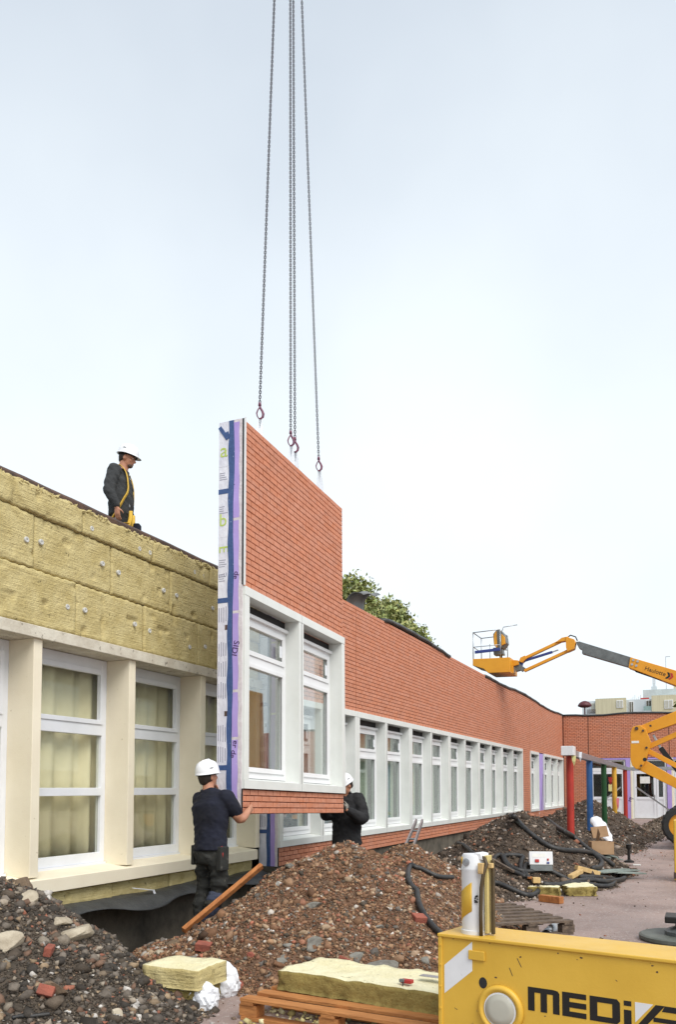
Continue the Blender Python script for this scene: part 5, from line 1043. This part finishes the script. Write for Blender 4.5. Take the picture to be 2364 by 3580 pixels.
def face_bits(parent, c, Rm):
    T = lambda x, y, z: Vector(c)+Rm@Vector((x, y, z))
    for s in (-1, 1):
        m = MB().sphere(T(s*.031,.083,.008), .013, .008, .0075, 8, 6, Rm); m.build('eye', pm('eye_white', (.6,.58,.55), None, 5, .3), parent, smooth=True)
        m = MB().sphere(T(s*.031,.0905,.008), .0055, .003, .0055, 8, 6, Rm); m.build('iris', M['hair'], parent, smooth=True)
        m = MB().tube([T(s*.016,.092,.028), T(s*.032,.092,.032), T(s*.05,.080,.026)], [.004,.005,.003], 6); m.build('eyebrow', M['hair'], parent, smooth=True)
    MB().tube([T(-.022,.088,-.059), T(0,.097,-.058), T(.022,.088,-.059)], .0022, 5).build('mouth', pm('lip', (.25,.09,.07), None, 5, .5), parent, smooth=True)
def helmet(parent, c, Rm, brim_f=.05, label=None):
    T = lambda x, y, z: Vector(c)+Rm@Vector((x, y, z)); m = MB(); n = 28; rs = []
    prof = [(1.0,.040),(1.0,.062),(.97,.090),(.90,.122),(.76,.150),(.55,.168),(.30,.176),(.08,.178)]
    rs.append([T(.104*math.cos(a), .126*math.sin(a)-.005, .036) for a in [2*math.pi*k/n for k in range(n)]])
    fl_ = []
    for a in [2*math.pi*k/n for k in range(n)]:
        f = max(0, math.sin(a)); ex = .012+brim_f*f**1.5; fl_.append(T((.114+ex*.35)*math.cos(a), (.136+ex)*math.sin(a)-.005, .036-.012*f))
    rs.append(fl_)
    for sc, z in prof: rs.append([T(.114*sc*math.cos(a), .136*sc*math.sin(a)-.005, z+.004*(1 if k % 7 == 0 else 0)) for k, a in enumerate([2*math.pi*k/n for k in range(n)])])
    m.rings(rs); hm = m.build('helmet', M['helmet'], parent, smooth=True, fix=True)
    MB().tube([T(0,-.11,.128), T(0,-.05,.172), T(0,.03,.181), T(0,.10,.140)], [.008,.011,.011,.008], 8).build('helmet_ridge', M['helmet'], hm, smooth=True)
    band = MB(); band.tube([T(.098*math.cos(a), .118*math.sin(a)-.005, .032) for a in [2*math.pi*k/20 for k in range(20)]], .009, 6, closed=True); band.build('head_band', M['blackcloth'], hm, smooth=True)
    for s in (-1, 1):
        MB().obox(T(s*.108,-.03,.10), Rm@Vector((.004*s,0,0)), Rm@Vector((0,.018,0)), Rm@Vector((0,0,.004))).build('vent_slot', M['greymetal'], hm)
    return hm
def hair(parent, c, Rm):
    T = lambda x, y, z: Vector(c)+Rm@Vector((x, y, z)); m = MB(); m.sphere(T(0,-.028,.012), .082, .088, .078, 14, 10, Rm); m.sphere(T(0,-.062,-.02), .064, .045, .055, 12, 8, Rm)
    blob(m, 'hair', M['hair'], parent, .008, 3)
def basis(f, tilt=0., up=(0,0,1)):
    f = Vector(f).normalized(); u = Vector(up); r_ = f.cross(u).normalized(); u = r_.cross(f); q = Matrix.Rotation(-tilt, 3, r_); f2 = q@f; u2 = q@u
    return Matrix((r_, f2, u2)).transposed()
# ---- worker seen from behind, hands on the hanging panel
W1 = Vector((-4.555, 7.25, .07))
w1 = thing('person', 'worker in navy polo and dark trousers seen from behind holding the hanging panel', 'person', tuple(W1), 'site workers in white helmets', local=True); o0 = W1
fwd = Vector((.22, .97, 0)).normalized(); rt = fwd.cross(Vector((0,0,1)))
L = lambda x, y, z: rt*x+fwd*y+Vector((0,0,z))        # local frame: right, forward, up
pel = L(.0, 0, .95); ch = L(-.03, .03, 1.25); nk = L(-.085, .06, 1.455); hd = L(-.125, .09, 1.60)
shR = L(.185, .06, 1.385); shL = L(-.225, .06, 1.365); elR = Vector((-4.30, 7.40, 1.235))-o0; wrR = Vector((-4.345, 7.66, 1.315))-o0; elL = Vector((-4.80, 7.46, 1.32))-o0; wrL = Vector((-4.80, 7.55, 1.56))-o0
hips = [L(-.095, 0, .88), L(.105, 0, .88)]; kn = [L(-.12, .05, .48), L(.10, .03, .48)]; an = [L(-.125, -.02, .09), L(.03, -.05, .09)]
Hm = basis((.30, .9, 0), R(-8))
b = MB(); head(b, hd, Hm); limb(b, [nk-Vector((0,0,.06)), hd-Vector((0,0,.06))], [.062, .058]); oval(b, [(pel, .15, .10), (L(0,.01,1.08), .135, .095), (ch, .165, .11), (L(-.05,.05,1.37), .13, .085), (nk, .06, .06)], rt)
for s_, e_, w_ in ((shR, elR, wrR), (shL, elL, wrL)): limb(b, [s_, e_, w_], [.058, .048, .033])
for h, k, a in zip(hips, kn, an): limb(b, [h, k, a], [.09, .06, .045])
hand(b, wrR, (-.05, .85, .35), (-.9, .1, 0), 1.0, .35, -1); hand(b, wrL, (.45, .75, .2), (.5, .2, -.5), 1.0, .7, 1)
blob(b, 'body', M['skin'], w1, .009, 3)
s_ = MB(); oval(s_, [(L(0.02,-.01,.84), .200, .145), (L(0.015,0,.93), .194, .14), (L(0,.005,1.05), .190, .135), (L(-.015,.02,1.17), .208, .142), (ch+Vector((0,0,.04)), .230, .145), (L(-.05,.05,1.385), .19, .11), (L(-.085,.055,1.455), .085, .08)], rt, 20)
limb(s_, [shR-rt*.03, shR+(elR-shR)*.45, shR+(elR-shR)*.62], [.088, .076, .072]); limb(s_, [shL+rt*.03, shL+(elL-shL)*.4, shL+(elL-shL)*.7], [.086, .074, .07])
blob(s_, 'polo_shirt', M['navy'], w1, .012, 5, post=folds(.017, 5, 7)); m = MB(); m.tube([L(-.085+.07*math.cos(a), .055+.074*math.sin(a), 1.46+.015*math.sin(a)) for a in [k*math.pi/8 for k in range(16)]], [.014]*16, 6, closed=True); m.build('collar', M['navy'], w1, smooth=True)
t_ = MB(); oval(t_, [(L(0,0,.72), .168, .13), (L(0,-.005,.82), .180, .142), (L(0,0,.95), .168, .125)], rt, 18)
for h, k, a in zip(hips, kn, an): limb(t_, [h-Vector((0,0,.04)), (h+k)/2, k, (k+a)/2+fwd*-.02, a], [.105, .094, .080, .078, .072])
blob(t_, 'trousers', M['trousers'], w1, .012, 4, post=folds(.024, 5, 16))
k, a = kn[1], an[1]; m = MB(); limb(m, [k.lerp(a, .22), k.lerp(a, .6)-fwd*.015, a.lerp(k, .02)], [.086, .084, .080]); blob(m, 'trouser_patch', M['denim'], w1, .011, 3, post=folds(.015, 6, 22))
for a in an: m = MB(); oval(m, [(a+Vector((0,0,.08))-fwd*.01, .055, .06), (a-Vector((0,0,.02)), .055, .065), (a-Vector((0,0,.095))+fwd*.03, .058, .10)], rt); m.sphere(a+fwd*.10-Vector((0,0,.06)), .05, .09, .04); blob(m, 'boot', M['rubber'], w1, .011, 3)
m = MB().obox(L(.195, -.02, .78), rt*.035, fwd*.06, Vector((0,0,.12))); m.build('tool_pouch', M['trousers'], w1, bevel=.012); m = MB().tube([L(.205,-.04,.90), L(.222,-.05,.83), L(.215,-.05,.76)], .012, 6); m.build('tool_handle', M['tool_red'], w1, smooth=True); m = MB().obox(L(-.185, -.02, .80), rt*.02, fwd*.05, Vector((0,0,.10))); m.build('tool_pouch', M['trousers'], w1, bevel=.01)
hair(w1, hd+Vector((0,0,-.01)), Hm); helmet(w1, hd+Vector((0,0,-.005)), Hm, .02)
# ---- worker behind the right edge of the panel
W2 = aty(1220, 2955, 11.15); W2 = Vector((W2.x-.03, 11.15, .0)); w2 = thing('person', 'worker in black jacket and grey gloves steadying the right edge of the panel', 'person', tuple(W2), 'site workers in white helmets', local=True)
fwd = Vector((.10, -1, 0)).normalized(); rt = fwd.cross(Vector((0,0,1)))
pel = L(0, 0, .92); ch = L(0, .05, 1.28); nk = L(0, .10, 1.46); hd = Vector(aty(1212, 2742, 11.0))-W2
hd = Vector((hd.x-.01, hd.y, 1.585)); Hm = basis((-.55, -.8, 0), R(30))
wr = Vector(aty(1214, 2832, 10.76))-W2; wl = Vector((-4.86, 10.72, 1.25))-W2
# rt points to the photo's left here; his left arm is on the photo's right
shL = L(-.20, .05, 1.40); shR = L(.20, .05, 1.40); elL = L(-.27, .10, 1.12); elR = L(.27, .10, 1.14)
b = MB(); head(b, hd, Hm); limb(b, [nk-Vector((0,0,.07)), nk.lerp(hd, .7)], [.062, .056]); oval(b, [(pel, .15, .10), (L(0,.02,1.1), .14, .10), (ch, .165, .11), (L(0,.08,1.40), .13, .085), (nk, .06, .06)], rt)
for s_, e_, w_ in ((shR, elR, wl), (shL, elL, wr)): limb(b, [s_, e_, w_], [.058, .046, .031])
hips = [L(-.10, 0, .88), L(.10, 0, .88)]; kn = [L(-.12, .04, .48), L(.11, .06, .48)]; an = [L(-.13, 0, .09), L(.12, 0, .09)]
for h, k, a in zip(hips, kn, an): limb(b, [h, k, a], [.09, .06, .045])
blob(b, 'body', M['skin'], w2, .010, 3); face_bits(w2, hd, Hm)
s_ = MB(); oval(s_, [(L(0,0,.74), .225, .165), (L(0,.01,.92), .215, .16), (L(0,.03,1.10), .215, .155), (ch, .235, .16), (L(0,.07,1.40), .185, .12), (L(0,.10,1.48), .085, .08)], rt, 20)
limb(s_, [shL+rt*.02, elL, elL.lerp(wr, .55), elL.lerp(wr, .9)], [.10, .088, .07, .058]); limb(s_, [shR-rt*.02, elR, elR.lerp(wl, .9)], [.10, .082, .056])
blob(s_, 'jacket', M['blackcloth'], w2, .013, 4, post=folds(.024, 5, 8)); m = MB(); m.tube([L(.08*math.cos(a), .10+.08*math.sin(a), 1.485+.02*math.sin(a)) for a in [k*math.pi/8 for k in range(16)]], [.022]*16, 6, closed=True); m.build('collar', M['blackcloth'], w2, smooth=True)
t_ = MB(); oval(t_, [(L(0,0,.72), .17, .13), (L(0,0,.95), .165, .12)], rt, 18)
for h, k, a in zip(hips, kn, an): limb(t_, [h, k, a], [.105, .082, .072])
blob(t_, 'trousers', M['khaki'], w2, .013, 4, post=folds(.014, 6, 16))
for a in an: m = MB(); oval(m, [(a+Vector((0,0,.06)), .055, .06), (a-Vector((0,0,.085))+fwd*.03, .058, .11)], rt); blob(m, 'boot', M['rubber'], w2, .012, 3)
m = MB(); hand(m, wr, (-.25, .55, .75), (-.95, .2, 0), 1.12, .45, 1); blob(m, 'glove', M['glove'], w2, .007, 2); m = MB(); hand(m, wl, (.1, .7, .7), (.9, .2, 0), 1.12, .4, -1); blob(m, 'glove', M['glove'], w2, .007, 2)
hair(w2, hd, Hm); helmet(w2, hd, Hm, .03)
# ---- worker on the roof
W3 = Vector((-6.34, 8.03, 4.045)); w3 = thing('person', 'worker in charcoal hoodie and yellow harness standing on the roof', 'person', tuple(W3), 'site workers in white helmets', local=True)
fwd = Vector((.93, .37, 0)).normalized(); rt = fwd.cross(Vector((0,0,1)))
pel = L(0, -.01, .90); ch = L(0, -.015, 1.25); nk = L(0, .015, 1.44); hd = L(.0, .065, 1.575); Hm = basis(fwd, R(14))
shR = L(.19, -.04, 1.37); shL = L(-.19, -.04, 1.37); elR = L(.25, -.085, 1.10); elL = L(-.24, -.04, 1.10); wrR = L(.235, .01, .875); wrL = L(-.22, .05, .86)
hips = [L(-.09, 0, .86), L(.09, 0, .86)]; kn = [L(-.10, .04, .47), L(.10, .02, .47)]; an = [L(-.10, .0, .08), L(.11, -.02, .08)]
b = MB(); head(b, hd, Hm); limb(b, [nk-Vector((0,0,.06)), hd+Hm@Vector((0,-.03,-.06))], [.062, .058]); oval(b, [(pel, .15, .10), (L(0,-.01,1.06), .14, .10), (ch, .16, .11), (L(0,0,1.37), .13, .085), (nk, .06, .06)], rt)
for s_, e_, w_ in ((shR, elR, wrR), (shL, elL, wrL)): limb(b, [s_, e_, w_], [.055, .044, .030])
for h, k, a in zip(hips, kn, an): limb(b, [h, k, a], [.088, .06, .045])
hand(b, wrR, (0.05, .08, -1), (-.9*rt.x+.3*fwd.x, -.9*rt.y+.3*fwd.y, 0), 1.05, .3, 1); hand(b, wrL, (.05, .06, -1), (rt.x, rt.y, 0), 1.0, .35, -1)
blob(b, 'body', M['skin'], w3, .009, 3); face_bits(w3, hd, Hm)
m = MB(); T = lambda x, y, z: hd+Hm@Vector((x, y, z)); m.sphere(T(0,.045,-.075), .047, .050, .036, 12, 8, Hm); blob(m, 'stubble', pm('stubble', (.10,.065,.05), (.16,.10,.075), 60, .8), w3, .007, 2)
s_ = MB(); oval(s_, [(L(0,-.01,.82), .178, .150), (L(0,-.01,.95), .185, .155), (L(0,-.01,1.10), .18, .15), (ch, .20, .145), (L(0,-.01,1.36), .165, .10), (L(0,.01,1.43), .085, .08)], rt, 20)
limb(s_, [shR-rt*.02, elR, wrR+Vector((0,0,.03))], [.090, .076, .052]); limb(s_, [shL+rt*.02, elL, wrL+Vector((0,0,.03))], [.088, .074, .05]); s_.sphere(L(0,-.11,1.39), .11, .06, .07)
blob(s_, 'hoodie', M['hoodie'], w3, .012, 4, post=folds(.018, 6, 8))
t_ = MB(); oval(t_, [(L(0,0,.70), .165, .125), (L(0,-.01,.90), .168, .128)], rt, 18)
for h, k, a in zip(hips, kn, an): limb(t_, [h, k, a], [.10, .078, .066])
blob(t_, 'trousers', M['trousers'], w3, .013, 4, post=folds(.012, 6, 14))
for a in an: m = MB(); oval(m, [(a+Vector((0,0,.06)), .055, .06), (a-Vector((0,0,.075))+fwd*.03, .058, .11)], rt); blob(m, 'boot', M['rubber'], w3, .012, 3)
def strap(pts, w_, name='harness_strap', par=w3, mat=None):
    m = MB(); m.tube(smooth_pts([Vector(p) for p in pts], 5), w_, 6, flat=.25); m.build(name, mat or M['harness'], par, smooth=True)
strap([L(.10,-.11,1.40), L(.115,.0,1.455), L(.12,.085,1.36), L(.135,.118,1.22), L(.15,.122,1.10), L(.182,.085,1.0), L(.205,.03,.88), L(.20,-.06,.74), L(.17,-.13,.66)], .024)
strap([L(-.10,-.11,1.40), L(-.11,.0,1.455), L(-.10,.085,1.36), L(-.08,.128,1.2), L(-.06,.135,1.0)], .024)
strap([L(.06,.135,.88), L(.09,.14,.78), L(.12,.12,.66), L(.13,.08,.58)], .026); strap([L(-.05,.135,.86), L(.0,.15,.74), L(.02,.14,.62)], .026); strap([L(.16,-.02,.70), L(.14,.10,.70), L(.06,.14,.72)], .022)
m = MB().tube([L(.165,.145,.93), L(.175,.155,.90), L(.165,.155,.87), L(.155,.15,.90)], .005, 5, closed=True); m.build('carabiner', M['steel'], w3, smooth=True)
m = MB().tube([L(.19,.0,.60), L(.195,-.01,.70), L(.19,-.015,.73)], .008, 6).sphere(L(.19,-.015,.745), .02, .02, .02, 8, 6); m.build('wrench', M['steel'], w3, smooth=True)
m = MB().obox(L(-.02,.20,.66), rt*.06, fwd*.04, Vector((0,0,.075))); m.build('tool_pouch', M['navy'], w3, bevel=.015); m = MB().tube([L(.0,.105,1.36), L(.01,.138,1.2), L(.0,.146,1.08)], .004, 5); m.build('cord', M['blackcloth'], w3, smooth=True)
hair(w3, hd, Hm); helmet(w3, hd+Hm@Vector((0,0,.008)), Hm, .034); w3.scale = (.955, .955, .955)
# ================================================================== TREES
def tree(name, label, base, height, crown, nleaf, seed, ls=.105):
    rg = np.random.default_rng(seed); root = thing(name, label, 'tree', base, 'trees behind the roofs'); base = Vector(base)
    m = MB(); m.tube([base, base+Vector((.1,0,height*.3)), base+Vector((0,.1,height*.62)), base+Vector((.05,0,height*.85))], [.22,.18,.11,.05], 10)
    m.build('trunk', M['bark'], root, smooth=True); pts = []; bm_ = MB()
    for c, r_ in crown:
        c = base+Vector(c); bm_.tube([base+Vector((0,0,height*.45)), (base+Vector((0,0,height*.6))).lerp(c, .55), c], [.07,.045,.015], 6)
    bm_.build('limbs', M['bark'], root, smooth=True)
    w_ = np.array([r_**2 for c, r_ in crown]); w_ /= w_.sum(); pick = rg.choice(len(crown), nleaf, p=w_)
    d = rg.normal(size=(nleaf, 3)); d /= np.linalg.norm(d, axis=1)[:, None]
    Cc = np.array([list(base+Vector(c)) for c, r_ in crown])[pick]; Rr = np.array([r_ for c, r_ in crown])[pick]
    rad = rg.uniform(.35, 1.08, nleaf)**.6; lump = 1+.45*np.sin(d[:, 0]*6+pick)*np.sin(d[:, 1]*5+pick*2)*np.sin(d[:, 2]*6)
    P_ = Cc+d*(Rr*rad*lump)[:, None]*np.array([1, 1, .85])
    a = rg.normal(size=(nleaf, 3)); a /= np.linalg.norm(a, axis=1)[:, None]; n0 = d*.6+rg.normal(size=(nleaf, 3))*.6+np.array([0,0,.6]); bb = np.cross(n0, a); bb /= np.linalg.norm(bb, axis=1)[:, None]+1e-9
    s = ls*rg.uniform(.6, 1.3, nleaf)[:, None]; nn = np.cross(a, bb)*.18*s
    V = np.stack([P_-a*s, P_+bb*s*.5+nn, P_+a*s, P_-bb*s*.5+nn], 1).reshape(-1, 3)-np.array(ORG[root.name])
    me = bpy.data.meshes.new('crown'); me.vertices.add(len(V)); me.vertices.foreach_set('co', V.ravel()); me.loops.add(len(V)); me.loops.foreach_set('vertex_index', np.arange(len(V), dtype=np.int32)); me.polygons.add(nleaf); me.polygons.foreach_set('loop_start', np.arange(0, len(V), 4, dtype=np.int32)); me.update(calc_edges=True)
    cv = np.clip(rg.normal(1., .22, nleaf), .45, 1.7); cc_ = np.stack([cv*rg.uniform(.9,1.2,nleaf), cv, cv*rg.uniform(.7,1.,nleaf), np.ones(nleaf)], 1)
    ca = me.color_attributes.new('Col', 'FLOAT_COLOR', 'POINT'); ca.data.foreach_set('color', np.repeat(cc_, 4, 0).ravel().astype(np.float32)); me.materials.append(M['leaf'])
    link_mesh('crown', me, root); return root
def crown_of(seed, n, rx, ry, z0, z1, r0, r1):
    rg = random.Random(seed); o = []
    for i in range(n):
        t = rg.random(); z = z0+(z1-z0)*t; k = math.sin(math.pi*(.18+.76*t)); a = rg.random()*6.28; o.append(((rx*k*math.cos(a)*rg.random()**.5, ry*k*math.sin(a)*rg.random()**.5, z-r1*.5), rg.uniform(r0, r1)))
    return o
tree('tree', 'leafy pale green tree behind the roof, next to the hanging panel', (-13.2, 31.6, 0), 10.3, crown_of(1, 26, 1.7, 1.9, 4.5, 10.2, .55, .95), 20000, 5)
tree('tree', 'middle leafy tree of the row behind the brick wall', (-13.2, 36.0, 0), 10.4, crown_of(2, 30, 1.9, 2.5, 4.5, 10.3, .55, 1.0), 24000, 6)
tree('tree', 'farther leafy tree behind the curled membrane flap', (-13.2, 39.8, 0), 10.0, crown_of(3, 28, 1.8, 2.2, 4.5, 9.9, .55, .95), 20000, 7)
tree('tree', 'smallest leafy tree at the far end of the row behind the wall', (-13.2, 43.4, 0), 9.7, crown_of(4, 26, 1.6, 1.8, 4.5, 9.5, .45, .8), 17000, 8)
p = aty(2360, 2455, 45); tree('tree', 'tree at the right edge showing only a few leaves', (p.x+2.6, 45, 0), 8.2, crown_of(9, 16, 1.6, 1.6, 4.5, 7.6, .5, .9)+[((-2.1, 0, p.z), .35), ((-2.4, 0, p.z-.1), .25)], 4500, 9, .13)
# ================================================================== FAR APARTMENTS, LAMP
ya = 130.
ap = thing('apartment_block', 'pale grey apartment block with cream cladding beyond the far wing', 'building', (-5, ya, 0))
A = lambda mb, nm, mt, par=ap: mb.build(nm, mt, par)
gm = pm('pale_grey_facade', (.55,.60,.62), (.50,.55,.57), .5, .8); cm = pm('cream_cladding', (.56,.52,.36), (.48,.44,.30), 1.2, .8, stretch=(6,1,.2)); um = pm('weathered_upper_wall', (.50,.55,.54), (.40,.44,.43), .6, .85)
A(MB().box(-15.8, 25, ya+.5, ya+12, 0, 14.75), 'wall', gm); A(MB().box(-13.78, -9.42, ya-.4, ya+.5, 0, 15.0), 'cream_bay', cm); A(MB().box(-5.84, 12, ya-.6, ya+.5, 0, 15.12), 'cream_bay', cm); A(MB().box(-7.2, 20, ya+3, ya+11, 14.75, 16.4), 'upper_wall', um)
for x0, x1, z0, z1, c in ((-10.65,-9.88,13.6,14.55,'pale'),(-8.98,-8.45,12.9,14.4,'dark'),(-6.6,-5.95,13.2,14.5,'dark'),(-14.5,-13.9,13.2,14.4,'pale'),(-4,-3,13.2,14.3,'pale'),(-1,0,13.2,14.3,'pale')):
    yy = ya-.4 if -13.78 < x0 < -9.5 else (ya-.6 if x0 > -5.84 else ya+.5)
    f = A(MB().box(x0-.08, x1+.08, yy-.12, yy, z0-.08, z1+.08), 'window', M['pvc']); A(MB().box(x0, x1, yy-.14, yy-.121, z0, z1), 'pane', M['lens'] if c == 'pale' else M['room'], f)
    A(MB().box((x0+x1)/2-.03, (x0+x1)/2+.03, yy-.16, yy-.141, z0, z1), 'mullion', M['pvc'], f)
bl = A(MB().box(-7.0,-5.85,ya-.5,ya+.5,12.75,12.95), 'balcony', gm); A(MB().box(-6.95,-5.9,ya-.52,ya-.48,12.95,13.6), 'balcony_screen', pm('green_glass', (.25,.36,.34), None, 3, .4), bl)
bl = A(MB().box(-15.0,-13.8,ya-.4,ya+.5,12.6,12.75), 'balcony', gm); m = MB()
for i in range(11): m.box(-15.0+i*.118, -14.94+i*.118, ya-.42, ya-.38, 12.75, 13.45)
A(m, 'railing', M['rust'], bl)
m = MB()
for i in range(7): m.cyl((-9.0+i*.28, ya+4, 14.75), (-9.0+i*.28+.03, ya+4, 15.3+.25*(i % 3)), .03, n=5)
A(m, 'rooftop_aerials', M['steel']); A(MB().box(-7.5,-6.3,ya+1.5,ya+2.5,14.75,15.05), 'red_rooftop_unit', M['tool_red']); A(MB().box(-6.1,-5.3,ya+5,ya+6,16.4,17.1).box(-5.9,-5.5,ya+5.2,ya+5.6,17.1,17.6), 'rooftop_vent', gm); m = MB()
for x in (-5.85,-5.7,-5.55): m.cyl((x, ya+5.4, 17.6), (x, ya+5.4, 18.4), .05, n=6)
A(m, 'flue', M['steel']); A(MB().cyl((-3.95, ya+5, 16.4), (-3.95, ya+5, 21.6), .045, n=6).box(-3.95,-3.3,ya+4.97,ya+5.03,21.5,21.6), 'mast', M['steel']); A(MB().box(-2.9,-1.9,ya+4,ya+5,16.4,17.4), 'stair_head', cm)
lp = thing('street_lamp', 'dark red mushroom street lamp beyond the far wing roof', 'street lamp', (-7.1, 60, 0)); lr = pm('dark_red_lamp', (.10,.025,.03), None, 3, .5)
MB().cyl((-7.1,60,0),(-7.1,60,7.2),.06,.045,10).build('pole', lr, lp); MB().lathe([(.06,7.18),(.26,7.2),(.46,7.28),(.48,7.34),(.40,7.48),(.26,7.6),(.08,7.66),(.02,7.66)], 20, (-7.1,60,0)).build('lamp_shade', lr, lp, smooth=True)
